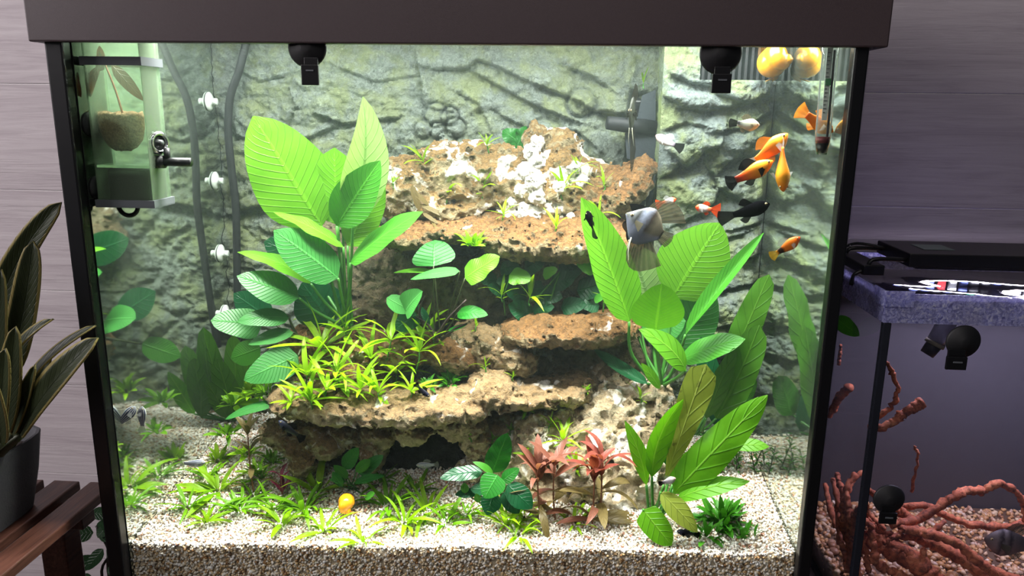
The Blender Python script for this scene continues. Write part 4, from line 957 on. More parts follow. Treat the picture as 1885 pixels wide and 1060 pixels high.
def fin_mat(name, col, alpha=.75, rays=14):
    col = dim(col, .7); m = N(name); uv = m.n('ShaderNodeTexCoord').outputs['UV']; sp = m.n('ShaderNodeSeparateXYZ'); m.lk(uv, sp.inputs[0])
    f = m.math('ABSOLUTE', m.math('SUBTRACT', m.math('FRACT', m.math('MULTIPLY', sp.outputs[1], float(rays))), .5))
    c = m.mix(m.ramp(f, [(.1, 1), (.3, 0)]), col, dim(col, .55))
    d = m.n('ShaderNodeBsdfDiffuse'); m.lk(c, d.inputs[0]); t = m.n('ShaderNodeBsdfTranslucent'); m.lk(c, t.inputs[0])
    a = m.n('ShaderNodeMixShader'); a.inputs[0].default_value = .4; m.lk(d.outputs[0], a.inputs[1]); m.lk(t.outputs[0], a.inputs[2])
    tr = m.n('ShaderNodeBsdfTransparent'); b = m.n('ShaderNodeMixShader'); b.inputs[0].default_value = alpha
    m.lk(tr.outputs[0], b.inputs[1]); m.lk(a.outputs[0], b.inputs[2]); m.lk(b.outputs[0], m.out.inputs[0]); return m.m
OR, YE, RD, BK, WH, GY = srgb(255, 132, 14), srgb(255, 176, 24), srgb(240, 72, 10), srgb(10, 10, 13), srgb(238, 232, 232), srgb(150, 150, 140)
FM = {
    'orange': fish_mat('orange_fish_skin', [(0, OR), (.3, YE), (.6, OR), (1, srgb(250, 110, 10))]),
    'orblack': fish_mat('orange_black_fish_skin', [(0, OR), (.35, YE), (.62, OR), (.85, RD), (1, srgb(70, 14, 8))]),
    'oryellow': fish_mat('orange_spotted_fish_skin', [(0, RD), (.3, OR), (.68, OR), (.78, srgb(40, 22, 8)), (.9, srgb(60, 30, 8)), (1, YE)]),
    'black': fish_mat('black_fish_skin', [(0, BK), (1, srgb(8, 8, 10))], rough=.7, spec=0.0),
    'white': fish_mat('white_fish_skin', [(0, srgb(240, 190, 190)), (.25, WH), (.7, WH), (.85, srgb(180, 170, 180)), (1, srgb(40, 40, 60))]),
    'grey': fish_mat('grey_fish_skin', [(0, srgb(180, 140, 120)), (.3, srgb(170, 165, 140)), (.7, srgb(150, 156, 140)), (.9, srgb(40, 40, 40)), (1, BK)], srgb(200, 200, 180)),
    'guppy': fish_mat('orange_white_fish_skin', [(0, RD), (.18, RD), (.28, srgb(230, 200, 190)), (.6, WH), (.8, srgb(240, 140, 90)), (1, RD)]),
    'angel': fish_mat('angelfish_skin', [(0, srgb(84, 82, 62)), (.12, srgb(120, 126, 130)), (.26, srgb(40, 42, 40)), (.40, srgb(130, 138, 156)), (.58, srgb(48, 38, 32)), (.75, srgb(104, 98, 80)), (1, srgb(60, 54, 40))], srgb(124, 130, 150)),
    'angeld': fish_mat('dark_angelfish_skin', [(0, srgb(34, 36, 28)), (.3, srgb(64, 68, 52)), (.5, srgb(24, 24, 20)), (.8, srgb(58, 60, 44)), (1, srgb(30, 30, 24))]),
    'zebra': fish_mat('striped_fish_skin', [(0, srgb(210, 214, 210)), (1, srgb(226, 230, 236))], None, 5, srgb(30, 44, 84)),
    'blue': fish_mat('blue_black_fish_skin', [(0, srgb(50, 56, 90)), (.4, srgb(20, 22, 40)), (1, srgb(14, 14, 24))]),
    'tetra': fish_mat('silver_barred_fish_skin', [(0, srgb(110, 96, 96)), (.2, srgb(150, 138, 140)), (.30, srgb(60, 52, 56)), (.36, srgb(150, 138, 140)), (.48, srgb(62, 54, 58)), (.56, srgb(130, 118, 120)), (1, srgb(50, 44, 48))]),
}
FF = {'orange': fin_mat('orange_fin', srgb(255, 150, 40), .7), 'yellow': fin_mat('yellow_fin', srgb(240, 190, 40), .75), 'black': fin_mat('black_fin', srgb(14, 12, 14), .95), 'red': fin_mat('red_fin', srgb(240, 80, 20), .9), 'smoke': fin_mat('smoky_fin', srgb(104, 98, 76), .82, 9), 'clear': fin_mat('pale_fin', srgb(220, 224, 220), .45), 'dark': fin_mat('dark_angelfish_fin', srgb(52, 50, 40), .85)}
M_EYE = plain('fish_eye_black', srgb(8, 8, 8), .15); M_EYER = plain('fish_eye_ring', srgb(190, 170, 120), .3)
PROF = {'plump': [(0, .05), (.05, .34), (.14, .62), (.3, .95), (.42, 1), (.6, .82), (.8, .52), (1, .40)], 'slim': [(0, .06), (.06, .45), (.18, .8), (.35, 1), (.6, .85), (.85, .5), (1, .42)], 'disc': [(0, .03), (.08, .20), (.2, .5), (.38, .88), (.55, 1), (.75, .78), (.9, .42), (1, .22)]}
def fish(label, head, tail, Y, H=.34, Wd=.2, prof='plump', body='orange', tailfin='orange', dorsal='orange', dz=0.0, up=None, tl=.26, th=.34, cat='fish', group=None, name='fish', dors=(.35, .72, .16), anal=(.55, .75, .10), pec=True, tshape='fan', long=None, zoff=0.0):
    A, B = P(head[0], head[1], Y), P(tail[0], tail[1], Y); d = A - B; d[1] += dz * np.linalg.norm(d)
    L = np.linalg.norm(d); fx = d / L; u_ = np.array(up if up is not None else (0, 0, 1.)); fz = nrm(u_ - fx * (u_ @ fx)); fy = np.cross(fz, fx)
    O = (A + B) / 2; X = lambda x, y, z: O + L * (x * fx + y * fy + z * fz)
    t = thing(name, label, cat, O, group)
    bl = 1 - tl; pr = np.array(PROF[prof]); us = np.linspace(0, 1, 19); V, U = [], []; n = 14
    hs = np.interp(us, pr[:, 0], pr[:, 1]); hs = np.convolve(np.pad(hs, 1, 'edge'), [.25, .5, .25], 'valid'); hs[0] *= .6
    mid = lambda u: .02 * math.sin(math.pi * u) * -1
    for u, h_ in zip(us, hs):
        w_ = Wd / 2 * (h_ ** .8) * (1 - .75 * max(0, u - .35) / .65); hh = H / 2 * h_
        for j in range(n):
            a = 2 * math.pi * j / n
            V.append(X(.5 - u * bl, w_ * math.cos(a), hh * math.sin(a) + mid(u))); U.append((u, .5 + .5 * math.sin(a)))
    F = [(i * n + j, i * n + (j + 1) % n, (i + 1) * n + (j + 1) % n, (i + 1) * n + j) for i in range(18) for j in range(n)] + [tuple(range(n))[::-1], tuple(18 * n + j for j in range(n))]
    mk('body', V, F, FM[body], t, True, U)
    def sheet(nm, P0, P1, mat, k=6, curl=.0):
        """fin between a root polyline and an edge polyline"""
        P0, P1 = np.array(P0), np.array(P1); m_ = len(P0); V = []; U = []
        for i in range(m_):
            for j in range(k):
                f = j / (k - 1); q = P0[i] + (P1[i] - P0[i]) * f; V.append(X(q[0], q[1] + curl * math.sin(3 * f) * f + .004 * math.sin(i * 1.9), q[2])); U.append((f, i / (m_ - 1)))
        F = [(i * k + j, i * k + j + 1, (i + 1) * k + j + 1, (i + 1) * k + j) for i in range(m_ - 1) for j in range(k - 1)]
        mk(nm, V, F, FF[mat], t, True, U)
    x0 = .5 - bl + .02; ph = H / 2 * hs[-1]; zz = np.linspace(-1, 1, 9)
    ed = [(-.5 + (.07 * (1 - abs(q)) if tshape == 'fork' else .05 * q * q), 0, q * th / 2) for q in zz]
    sheet('tail_fin', [(x0, 0, q * ph) for q in zz], ed, tailfin, 6, .03)
    def top(u): return H / 2 * np.interp(u, us, hs) * .96 + mid(u)
    if dors:
        a, b, h_ = dors; q = np.linspace(a, b, 7)
        sheet('dorsal_fin', [(.5 - u * bl, 0, top(u)) for u in q], [(.5 - u * bl - .10 - (.18 if long else 0) * (u - a) / (b - a), 0, top(u) + h_ * math.sin(math.pi * (.25 + .6 * (u - a) / (b - a)))) for u in q] if not long else
              [(.5 - u * bl - long * ((u - a) / (b - a)) ** 1.3 * .55 - .04, 0, top(u) + h_ * (.15 + .85 * math.sin(math.pi * (.12 + .62 * (u - a) / (b - a))))) for u in q], dorsal)
    if anal:
        a, b, h_ = anal; q = np.linspace(a, b, 7)
        bot = lambda u: -H / 2 * np.interp(u, us, hs) * .96 + mid(u)
        sheet('anal_fin', [(.5 - u * bl, 0, bot(u)) for u in q], [(.5 - u * bl - .08, 0, bot(u) - h_ * math.sin(math.pi * (.3 + .6 * (u - a) / (b - a)))) for u in q] if not long else
              [(.5 - u * bl - long * ((u - a) / (b - a)) ** 1.3 * .6 - .04, 0, bot(u) - h_ * (.15 + .85 * math.sin(math.pi * (.12 + .7 * (u - a) / (b - a))))) for u in q], dorsal)
    for s in (-1, 1):
        if pec:
            wq = Wd / 2 * .8
            sheet('pectoral_fin', [(.5 - .27 * bl, s * wq, z) for z in (.0, -.02, -.04, -.06)], [(.5 - .44 * bl, s * (wq + .07), z * 2.2 - .01) for z in (.01, -.02, -.05, -.07)], 'clear' if dorsal not in ('black', 'dark', 'smoke') else dorsal, 4)
        eu = .11 if prof != 'disc' else .13; er = .022 if prof != 'disc' else .03; ew = Wd / 2 * np.interp(eu, us, hs) ** .8 * .9
        c = X(.5 - eu * bl, s * ew, .25 * H / 2 * np.interp(eu, us, hs) + .01)
        e = MB().lathe([(er * L * .2, -er * L * .4), (er * L, -er * L * .2), (er * L * .95, er * L * .25), (er * L * .5, er * L * .5)], c, fy * s, 12).mk('eye', M_EYER, t, True)
        MB().lathe([(er * L * .62, 0), (er * L * .55, er * L * .45), (er * L * .2, er * L * .62)], c, fy * s, 10).mk('pupil', M_EYE, e, True)
    if prof == 'disc':
        for s in (-1, 1):
            q = spline([X(.18, s * .03, -H * .40), X(.10, s * .05, -H * .40 - .22), X(-.04, s * .06, -H * .40 - .42)], 8)
            MB().tube(q, np.linspace(.012, .003, 8) * L, 5).mk('ventral_fin', plain('filament_pale', srgb(190, 190, 170), .5), t, True)
    return t
OG = 'orange fish near the filter housing'
fish('orange yellow fish swimming up above the black tailed one', (1450, 246), (1372, 312), .042, .34, .2, body='orange', tailfin='clear', group=OG)
fish('orange fish with black tail and black dorsal fin', (1423, 296), (1337, 340), .036, .34, .2, body='orblack', tailfin='black', dorsal='black', tl=.2, group=OG)
fish('orange fish seen from above, nose pointing down', (1440, 352), (1442, 250), .034, .26, .27, body='orange', tailfin='clear', dz=-.15, up=(.1, -1, .2), dors=None, anal=None, tl=.2, th=.06, group=OG)
fish('orange fish half hidden behind the glass thermometer', (1534, 243), (1468, 200), .022, .38, .14, body='orange', tailfin='orange', th=.42, group=OG)
fish('orange fish with a black spot and yellow tail above the ribbed leaf', (1473, 436), (1418, 474), .028, .34, .2, body='oryellow', tailfin='yellow', dorsal='clear', tl=.22, group=OG)
fish('long black fish with raised dorsal fin beside the orange white pair', (1417, 375), (1321, 404), .045, .28, .17, 'slim', 'black', 'black', 'black', tl=.3, th=.30, dors=(.42, .66, .14), pec=False)
fish('small black fish hanging nose up before the ribbed leaf tip', (1081, 388), (1097, 440), .065, .30, .26, 'slim', 'black', 'black', 'black', up=(.4, -1, .1), tl=.36, th=.48)
fish('black fish half hidden behind the silver angelfish', (1158, 448), (1178, 376), .095, .34, .2, 'plump', 'black', 'black', 'black', tl=.32, th=.5)
fish('silver angelfish with banded body and sweeping fins', (1152, 392), (1236, 446), .080, .78, .16, 'disc', 'angel', 'smoke', 'smoke', up=(.15, 0, 1), tl=.22, th=.3, dors=(.36, .85, .30), anal=(.45, .88, .46), long=.62, dz=-.1, name='angelfish')
fish('dark angelfish seen almost end on beside the filter outlet', (1155, 206), (1175, 212), .150, .85, .13, 'disc', 'angeld', 'dark', 'dark', dz=-3.6, tl=.2, th=.3, dors=(.36, .85, .35), anal=(.45, .88, 1.0), long=.8, name='angelfish')
fish('small white fish with a black tail left of the rock bumps', (1207, 249), (1258, 275), .120, .32, .2, 'slim', 'white', 'black', 'clear', tl=.3, th=.36)
fish('grey fish with black tail under the black clip', (1398, 230), (1341, 226), .055, .42, .2, 'plump', 'grey', 'black', 'smoke', tl=.28, th=.3)
fish('small white fish with orange head and tail nearest the angelfish', (1245, 366), (1207, 377), .110, .34, .2, 'slim', 'guppy', 'red', 'clear', tl=.3, th=.5)
fish('small orange headed white fish touching the long black fish', (1280, 381), (1326, 388), .075, .36, .2, 'slim', 'guppy', 'red', 'red', tl=.34, th=.62)
fish('dark blue fish by the shelf leg', (513, 774), (560, 810), .070, .28, .18, 'slim', 'blue', 'black', 'black', tl=.25)
fish('striped fish hovering over the gravel by the left glass', (378, 851), (330, 853), .055, .30, .18, 'slim', 'zebra', 'clear', 'clear', tl=.2, th=.2)
fish('striped fish against the left frame', (246, 750), (212, 788), .012, .34, .14, 'slim', 'zebra', 'clear', 'clear', tl=.25, th=.3, dz=.2)
fish('striped fish second from the left frame', (262, 748), (262, 796), .016, .34, .14, 'slim', 'zebra', 'clear', 'clear', tl=.25, th=.34, up=(1, 0, .2))
fish('pale striped fish in the mouth of the dark cave', (766, 856), (808, 855), .100, .30, .18, 'slim', 'zebra', 'clear', 'clear', tl=.2)
fish('small dark fish lying on the gravel beside the green cushion', (1246, 977), (1288, 985), float(PG(1265, 1000)[1]), .30, .2, 'slim', 'blue', 'black', 'black', tl=.25)
fish('small white fish among the sword plant stems', (1244, 880), (1212, 891), .025, .44, .24, 'plump', 'white', 'black', 'clear', tl=.24)
fish('small dark fish on the shelf edge among lime sprigs', (790, 730), (764, 706), .048, .30, .2, 'slim', 'blue', 'black', 'black', tl=.25)
# ---- snails
def shell_geo(r):
    h = r / 15; lo = np.array([-1.5, -1.5, -1.3]) * r; n = np.ceil(np.array([3.0, 3.0, 3.3]) * r / h).astype(int)
    g_ = np.stack(np.meshgrid(*[lo[a_] + h * np.arange(n[a_]) for a_ in range(3)], indexing='ij'), -1); D = None
    for i in range(46):
        k_ = .945 ** i; th = i * .34
        d = np.linalg.norm((g_ - np.array([.34 * r * k_ * math.cos(th), .34 * r * k_ * math.sin(th), 1.25 * r * (1 - k_)])), axis=-1) - .74 * r * k_
        D = d if D is None else smin(D, d, .02 * r)
    V, Q = surfnet(D, lo, h); return V, Q
def shell_mat():
    m = N('yellow_snail_shell'); v = m.coord('Object'); n1 = m.noise(v, 120, 3); n2 = m.noise(v, 40, 2)
    c = m.mix(n1, srgb(244, 150, 16), srgb(255, 190, 40)); c = m.mix(m.ramp(n2, [(.55, 0), (.7, .5)]), c, srgb(200, 120, 30))
    return m.fin(c, .22)
M_SHELL = shell_mat(); M_SNAIL = plain('snail_flesh', srgb(216, 176, 96), .4, .3, 700)
def snail(label, c, r, R3, foot, foot_on_glass=False):
    t = thing('snail', label, 'snail', c); V, F = shell_geo(r); V = (V - V.mean(0)) @ np.array(R3).T + c
    if foot_on_glass: V[:, 0] += XR - .0008 - V[:, 0].max()
    mk('shell', V, F, M_SHELL, t, True)
    q = spline([np.array(p, float) for p in foot], 12); pr = np.array([.15, .4, .6, .75, .8, .82, .8, .75, .65, .55, .42, .2]) * r * .26
    b = MB().tube(q, pr, 10).mk('foot', M_SNAIL, t, True)
    h_ = q[-1]; d = nrm(q[-1] - q[-2])
    for s in (-1, 1): MB().tube([h_ - d * r * .2, h_ + d * r * .35 + np.array([s * r * .2, s * .1 * r, r * .12])], [r * .06, r * .025], 6).mk('feeler', M_SNAIL, t, True)
    return t
c = PG(638, 946) + np.array([0, 0, .0130]); r = 22 * S(c[1])
_z = nrm((.55, -.55, -.62)); _x = nrm(np.cross((0, 0, 1), _z)); _R = np.stack([_x, np.cross(_z, _x), _z], 1)
snail('yellow apple snail resting on the front gravel', c, r, _R, [c + np.array([-r * .8, .002, -r * .85]), c + np.array([-r * .2, 0, -r * .9]), c + np.array([r * .4, -.001, -r * .9]), c + np.array([r * .9, -.002, -r * .85])])
r = 33 * S(.18); c = P(1402, 112, .180); c[0] = XR - r * .8
snail('large yellow snail clinging to the glass above the filter housing', c, r, [[.55, .1, .83], [.80, .2, -.55], [-.22, .97, .03]], [c + np.array([r * .35, .016, r * .2]), c + np.array([r * .35, .016, -r * .3]), c + np.array([r * .30, .014, -r * .7]), c + np.array([r * .1, .010, -r * .92])], True)
# ================================================================ equipment of the big tank
M_BPL = plain('black_plastic', srgb(16, 16, 18), .35); M_RUB = plain('black_rubber', srgb(20, 20, 22), .55)
M_GREYP = plain('grey_plastic', srgb(96, 100, 104), .4); M_CHROME = plain('chrome_metal', srgb(190, 190, 192), .15, Metallic=1.0)
M_WHITEP = plain('white_silicone', srgb(226, 232, 226), .4)
M_TANKCLR = clear_mat('cloudy_clear_plastic', (.93, 1, .93, 1), .05, .05, .13, (.62, .78, .56, 1))
def ring(c, R_, r, axis, a0=0, a1=360, n=28):
    ax = nrm(axis); a = np.array([0, 0, 1.]) if abs(ax[2]) < .9 else np.array([1., 0, 0]); u = nrm(np.cross(a, ax)); v = np.cross(ax, u)
    return [np.array(c) + R_ * (math.cos(math.radians(q)) * u + math.sin(math.radians(q)) * v) for q in np.linspace(a0, a1, n)]
# ---- hang-in breeding box
Yb0, Yb1 = .006, .040
YM_ = .0225
xl = XL + .0050; xr = P(283, 380, Yb0)[0]; zt_ = P(200, 104, Yb0)[2]; zb_ = P(230, 380, Yb0)[2]
bx = thing('breeding_box', 'clear hang-in box with grey rims and black filter block on the left glass', 'box', ((xl + xr) / 2, (Yb0 + Yb1) / 2, zb_))
for nm, lo, hi in (('front_wall', (xl, Yb0, zb_), (xr, Yb0 + .0012, zt_ + .02)), ('rear_wall', (xl, Yb1 - .0012, zb_), (xr, Yb1, zt_ + .02)), ('side_wall', (xl, Yb0 + .0013, zb_), (xl + .0012, Yb1 - .0013, zt_ + .02)), ('side_wall', (xr - .0012, Yb0 + .0013, zb_), (xr, Yb1 - .0013, zt_ + .02)), ('divider', (xl + .0014, Yb0 + .0014, zb_ + .036), (xr - .0014, Yb1 - .0014, zb_ + .0385))):
    MB().box(lo, hi).mk(nm, M_TANKCLR, bx)
def rim(nm, z0, z1, mat):
    mb = MB(); e = .0022
    mb.box((xl - e, Yb0 - e, z0), (xr + e, Yb0 - .0002, z1)).box((xl - e, Yb1 + .0002, z0), (xr + e, Yb1 + e, z1)).box((xl - e, Yb0 - .0001, z0), (xl - .0002, Yb1 + .0001, z1)).box((xr + .0002, Yb0 - .0001, z0), (xr + e, Yb1 + .0001, z1))
    mb.mk(nm, mat, bx)
rim('top_rim', P(200, 120, Yb0)[2], zt_, M_GREYP); rim('bottom_rim', zb_, P(230, 368, Yb0)[2], M_GREYP)
MB().box((xl - .002, Yb0 - .002, zb_ - .001), (xr + .002, Yb1 + .002, zb_)).mk('floor_plate', M_GREYP, bx)
MB().box((P(194, 340, Yb0)[0], Yb0 + .004, zb_ + .002), (xr - .003, Yb1 - .004, P(230, 311, Yb0)[2]), .002).mk('filter_block', plain('black_filter_foam', srgb(22, 26, 30), .9, .6, 900), bx)
kc = P(291, 263, YM_); kb = MB().tube(ring(kc + np.array([.001, 0, 0]), .0088, .0022, (1, -.4, 0)), .0024, 8, False).mk('knob', M_CHROME, bx, True)
MB().lathe([(.0072, -.003), (.0072, 0), (.003, .001), (.003, .005), (.001, .006)], kc, (1, -.4, 0), 16).mk('knob_cap', plain('dark_knob_plastic', srgb(60, 64, 62), .3), kb, True)
pz = P(318, 298, YM_)[2]; px0 = xr; px1 = P(352, 298, YM_)[0]
pipe = MB().tube([(px0 - .004, YM_, pz), (px1, YM_, pz)], .0042, 14).mk('outlet_pipe', M_BPL, bx, True)
xs_ = P(308, 290, YM_)[0]; MB().tube([(xs_, YM_, pz), (xs_, YM_, pz + .013)], .0030, 12).mk('pipe_stub', M_BPL, pipe, True)
MB().tube([(px0 - .003, YM_, pz), (px0 + .006, YM_, pz)], .0062, 14).mk('pipe_collar', M_BPL, pipe, True)
MB().tube(ring(P(236, 380, YM_) + np.array([0, 0, .001]), .0098, .002, (0, 1, 0), 180, 360), .0022, 8).mk('hose_loop', M_RUB, bx, True)
for q in ((160, 228), (174, 345)):
    c = np.array([XL + .0005, .012, P(q[0], q[1], .012)[2]])
    MB().lathe([(.011, 0), (.0105, .0012), (.006, .0035), (.004, .0040), (.003, .0043)], c, (1, 0, 0), 20).mk('suction_cup', M_RUB, bx, True)
# fibre pot with a wilted plant inside the box
def fibre_mat():
    m = N('brown_fibre'); v = m.coord('Object'); c = m.ramp(m.noise(v, 240, 5, .7, 1.5), [(.3, srgb(92, 62, 42)), (.55, srgb(150, 112, 80)), (.75, srgb(180, 144, 108))]); return m.fin(c, .9, m.bump(m.noise(v, 400, 4), .9, .002))
fpx0, fpx1 = P(184, 240, YM_)[0], P(266, 240, YM_)[0]; fz0, fz1 = P(220, 276, YM_)[2], P(220, 206, YM_)[2]
pc = np.array([(fpx0 + fpx1) / 2, YM_, 0]); rr = (fpx1 - fpx0) / 2
pt = thing('fibre_pot', 'brown fibre planting cup inside the breeding box', 'pot', (pc[0], YM_, fz0))
V = []; F = []; n = 28
for i, (f, k_) in enumerate(((0, .35), (.1, .62), (.3, .86), (.6, .98), (.9, 1.0), (1, .95), (.96, .80), (.94, .3))):
    for j in range(n):
        a = 2 * math.pi * j / n; V.append((pc[0] + rr * k_ * math.cos(a), .0225 + .0138 * k_ * math.sin(a), fz0 + (fz1 - fz0) * f + .0012 * math.sin(5 * a + i)))
F = [(i * n + j, i * n + (j + 1) % n, (i + 1) * n + (j + 1) % n, (i + 1) * n + j) for i in range(7) for j in range(n)] + [tuple(range(n))[::-1], tuple(7 * n + j for j in range(n))]
mk('cup', V, F, fibre_mat(), pt, True)
wp = thing('wilted_plant', 'wilted brown leaved stem drooping in the breeding box', 'plant', P(226, 208, YM_))
stalk(wp, [(226, 210, .0225), (212, 165, .0225), (196, 125, .021), (184, 95, .020)], .0011, plain('wilted_stem', srgb(128, 66, 40), .6), 'stem')
for b, tp, w_, kw in (((188, 122, .020), (183, 84, .019), 16, {}), ((184, 120, .018), (166, 180, .012), 20, dict(bend=.3)), ((205, 118, .020), (265, 186, .016), 22, dict(bend=.18)), ((192, 128, .020), (176, 118, .018), 14, {})):
    V, F, U = leaf_geo(P(*b), P(*tp), w_ * S(.04), (0, -1, .5), shape='lance', **kw); mk('leaf', V, F, ML['wilt'], wp, True, U)
# ---- hose along the back left corner with white suction cups
hose = thing('air_hose', 'black hose running down the back left corner', 'hose', P(436, 600, .262))
def onx(px, py, X): return PX(px, py, X)
q = spline([P(458, 60, .262), P(440, 130, .262), P(424, 178, .262), P(420, 240, .262), P(426, 310, .262), P(434, 380, .262), P(436, 470, .262), P(437, 560, .262), P(436, 640, .262)], 40)
q[:, 0] = np.maximum(q[:, 0], XL + .011)
MB().tube(q, .0048, 10).mk('tube', plain('dark_rubber_hose', srgb(16, 20, 22), .6), hose, True)
for i, (x, y, lb) in enumerate(((406, 187, 'white suction cup highest on the left glass'), (416, 335, 'white suction cup second from the top on the left glass'), (421, 470, 'white suction cup third from the top on the left glass'), (428, 582, 'white suction cup lowest on the left glass, behind broad leaves'))):
    z = P(x, y, .25)[2]; c = np.array([XL + .0005, .262, z])
    t = thing('suction_cup', lb, 'suction cup', c, 'white suction cups holding the hose')
    MB().lathe([(.0115, 0), (.0118, .0012), (.0085, .0032), (.004, .0045), (.0038, .006)], c, (1, 0, 0), 20).mk('disc', M_WHITEP, t, True)
    MB().lathe([(.0042, .006), (.0042, .0105), (.003, .011)], c, (1, 0, 0), 14).mk('holder', M_WHITEP, t, True)
# ---- filter outlet
fo = thing('filter_outlet', 'dark pump outlet nozzle beside the filter housing', 'nozzle', P(1170, 230, .262))
MB().tube([P(1205, 236, .262), P(1150, 230, .255), P(1118, 226, .25)], [.010, .009, .008], 14).mk('nozzle', plain('dark_grey_plastic', srgb(24, 27, 30), .6), fo, True)
for pts in ([(1207, 165), (1182, 176), (1174, 214), (1150, 246), (1154, 292), (1207, 305)], [(1207, 304), (1196, 362), (1168, 448), (1140, 530), (1207, 530)]):  # dark slabs stand for the shade in the recess, no real part
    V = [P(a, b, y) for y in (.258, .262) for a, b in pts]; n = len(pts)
    mk('recess_shade_slab', V, [tuple(range(n))[::-1], tuple(range(n, 2 * n))] + [(i, (i + 1) % n, n + (i + 1) % n, n + i) for i in range(n)], plain('recess_shade_dark', srgb(46, 54, 60), .7, .5, 200), fo, False)
MB().box(P(1165, 215, .262), P(1206, 185, .275), .002).mk('pump_body', M_BPL, fo)
# ---- black clips on the front glass
def clip(label, cx, cy, rpx, bx0, by0, bx1, by1, Y, name='suction_clip', grp=None):
    c = P(cx, cy, Y); r_ = rpx * S(Y) * .985; t = thing(name, label, 'clip', c, grp)
    MB().lathe([(r_ * .97, -.0020), (r_, -.0008), (r_ * .92, .0005), (r_ * .5, .003), (r_ * .3, .0045), (.003, .005)], c, (0, -1, 0), 32).mk('suction_disc', M_RUB, t, True)
    a, b = P(bx0, by0, Y - .006), P(bx1, by1, Y - .006)
    e = MB().box((a[0], Y - .0085, b[2]), (b[0], Y - .0055, a[2]), .0006).mk('clip_plate', M_BPL, t)
    MB().box((a[0] + .002, Y - .0054, b[2] + .001), (b[0] - .001, Y - .0025, a[2] + .006), .0004).mk('clip_back', M_BPL, t)
    w_ = b[0] - a[0]
    MB().box((a[0] + w_ * .3, Y - .0092, a[2] - .0055), (a[0] + w_ * .75, Y - .0086, a[2] - .0042)).mk('clip_pin', M_GREYP, e)
    return t
clip('black round suction clip under the hood left of centre', 565, 87, 35, 555, 119, 588, 157, -.0115)
clip('black round suction clip under the hood above the grey fish', 1327, 98, 36, 1311, 136, 1344, 172, -.0115)
# ---- glass thermometer
tp0, tp1 = P(1530, 70, .0085), P(1512, 284, .0085); r_ = 13 * S(.0085)
th = thing('glass_thermometer', 'floating glass thermometer with red band and black weight by the right frame', 'thermometer', tp1)
MB().tube(spline([tp0, tp1], 8), [r_] * 7 + [r_ * .7], 20).mk('glass_tube', clear_mat('thermometer_glass', (.96, 1, .98, 1), .12, .03, .06, (.8, .9, .85, 1)), th, True)
dv = nrm(tp1 - tp0); sd = np.array([1, 0, 0]) - dv * dv[0]; sd = nrm(sd); L_ = np.linalg.norm(tp1 - tp0)
def strip(nm, f0, f1, o0, o1, mat, y=0.0, par=None):
    a, b = tp0 + dv * L_ * f0, tp0 + dv * L_ * f1; V = []
    for yy in (-.0003, .0003):
        for q_, o_ in ((a, o0), (a, o1), (b, o1), (b, o0)): V.append(q_ + sd * o_ * r_ + np.array([0, y + yy, 0]))
    return mk(nm, V, [(0, 1, 2, 3), (7, 6, 5, 4), (0, 4, 5, 1), (1, 5, 6, 2), (2, 6, 7, 3), (3, 7, 4, 0)], mat, par or th, False)
sc = strip('scale_card', .08, .70, -.35, .35, plain('scale_paper', srgb(196, 200, 190), .7))
for k_ in range(16): strip('scale_mark', .12 + .034 * k_, .125 + .034 * k_, -.3, -.02 if k_ % 2 else .1, M_BPL, -.0007, sc)
strip('green_zone', .34, .40, -.3, .35, plain('green_print', srgb(20, 110, 50), .6), -.0013, sc)
strip('column', .10, .92, .42, .72, plain('dark_column', srgb(40, 34, 36), .3))
MB().tube([tp0 + dv * L_ * .845, tp0 + dv * L_ * .90], [r_ * .86, r_ * .84], 16).mk('red_band', plain('red_wax', srgb(120, 20, 26), .4), th, True)
MB().tube([tp0 + dv * L_ * .902, tp0 + dv * L_ * .99], [r_ * .8, r_ * .6], 16).mk('weight', M_BPL, th, True)
# ================================================================ the small aquarium on the right
SX0, SX1, SY0, SY1 = .400, .720, .0, .215
ZS0, ZSR, ZST = ZC - .505, ZC - .184, ZC - .157
M_SG = clear_mat('small_tank_glass', (.86, .87, .89, 1), .008, .02, .012, (.5, .5, .6, 1))
M_SEDGE = plain('dark_glass_edge', srgb(34, 36, 44), .2)
def frost_mat():
    m = N('wet_clear_rim'); v = m.coord('Object'); n1 = m.noise(v, 320, 4, .7, .8); n2 = m.noise(v, 60, 3)
    d = m.n('ShaderNodeBsdfPrincipled'); m.lk(m.ramp(n1, [(.38, srgb(110, 114, 180)), (.5, srgb(190, 194, 246)), (.62, srgb(250, 250, 255))]), d.inputs['Base Color']); d.inputs['Roughness'].default_value = .2
    m.lk(m.bump(n1, .8, .002), d.inputs['Normal'])
    tr = m.n('ShaderNodeBsdfTranslucent'); tr.inputs[0].default_value = srgb(200, 200, 250)
    a = m.n('ShaderNodeMixShader'); a.inputs[0].default_value = .55; m.lk(d.outputs[0], a.inputs[1]); m.lk(tr.outputs[0], a.inputs[2])
    t = m.n('ShaderNodeBsdfTransparent'); b = m.n('ShaderNodeMixShader'); m.lk(m.ramp(m.mix(.5, n1, n2), [(.40, .35), (.58, .95)]), b.inputs[0]); m.lk(t.outputs[0], b.inputs[1]); m.lk(a.outputs[0], b.inputs[2])
    m.lk(b.outputs[0], m.out.inputs[0]); return m.m
M_RIM = frost_mat(); M_BACKB = plain('dark_back_film', srgb(72, 70, 74), .6)
st = thing('small_aquarium', 'small dim glass aquarium with reddish driftwood beside the big tank', 'aquarium', ((SX0 + SX1) / 2, .11, ZS0))
MB().box((SX0, SY0, ZS0 + .006), (SX1, SY0 + .004, ZST)).mk('front_pane', M_SG, st)
MB().box((SX0, SY0 + .0041, ZS0 + .006), (SX0 + .004, SY1 - .0041, ZST)).mk('side_pane', M_SG, st)
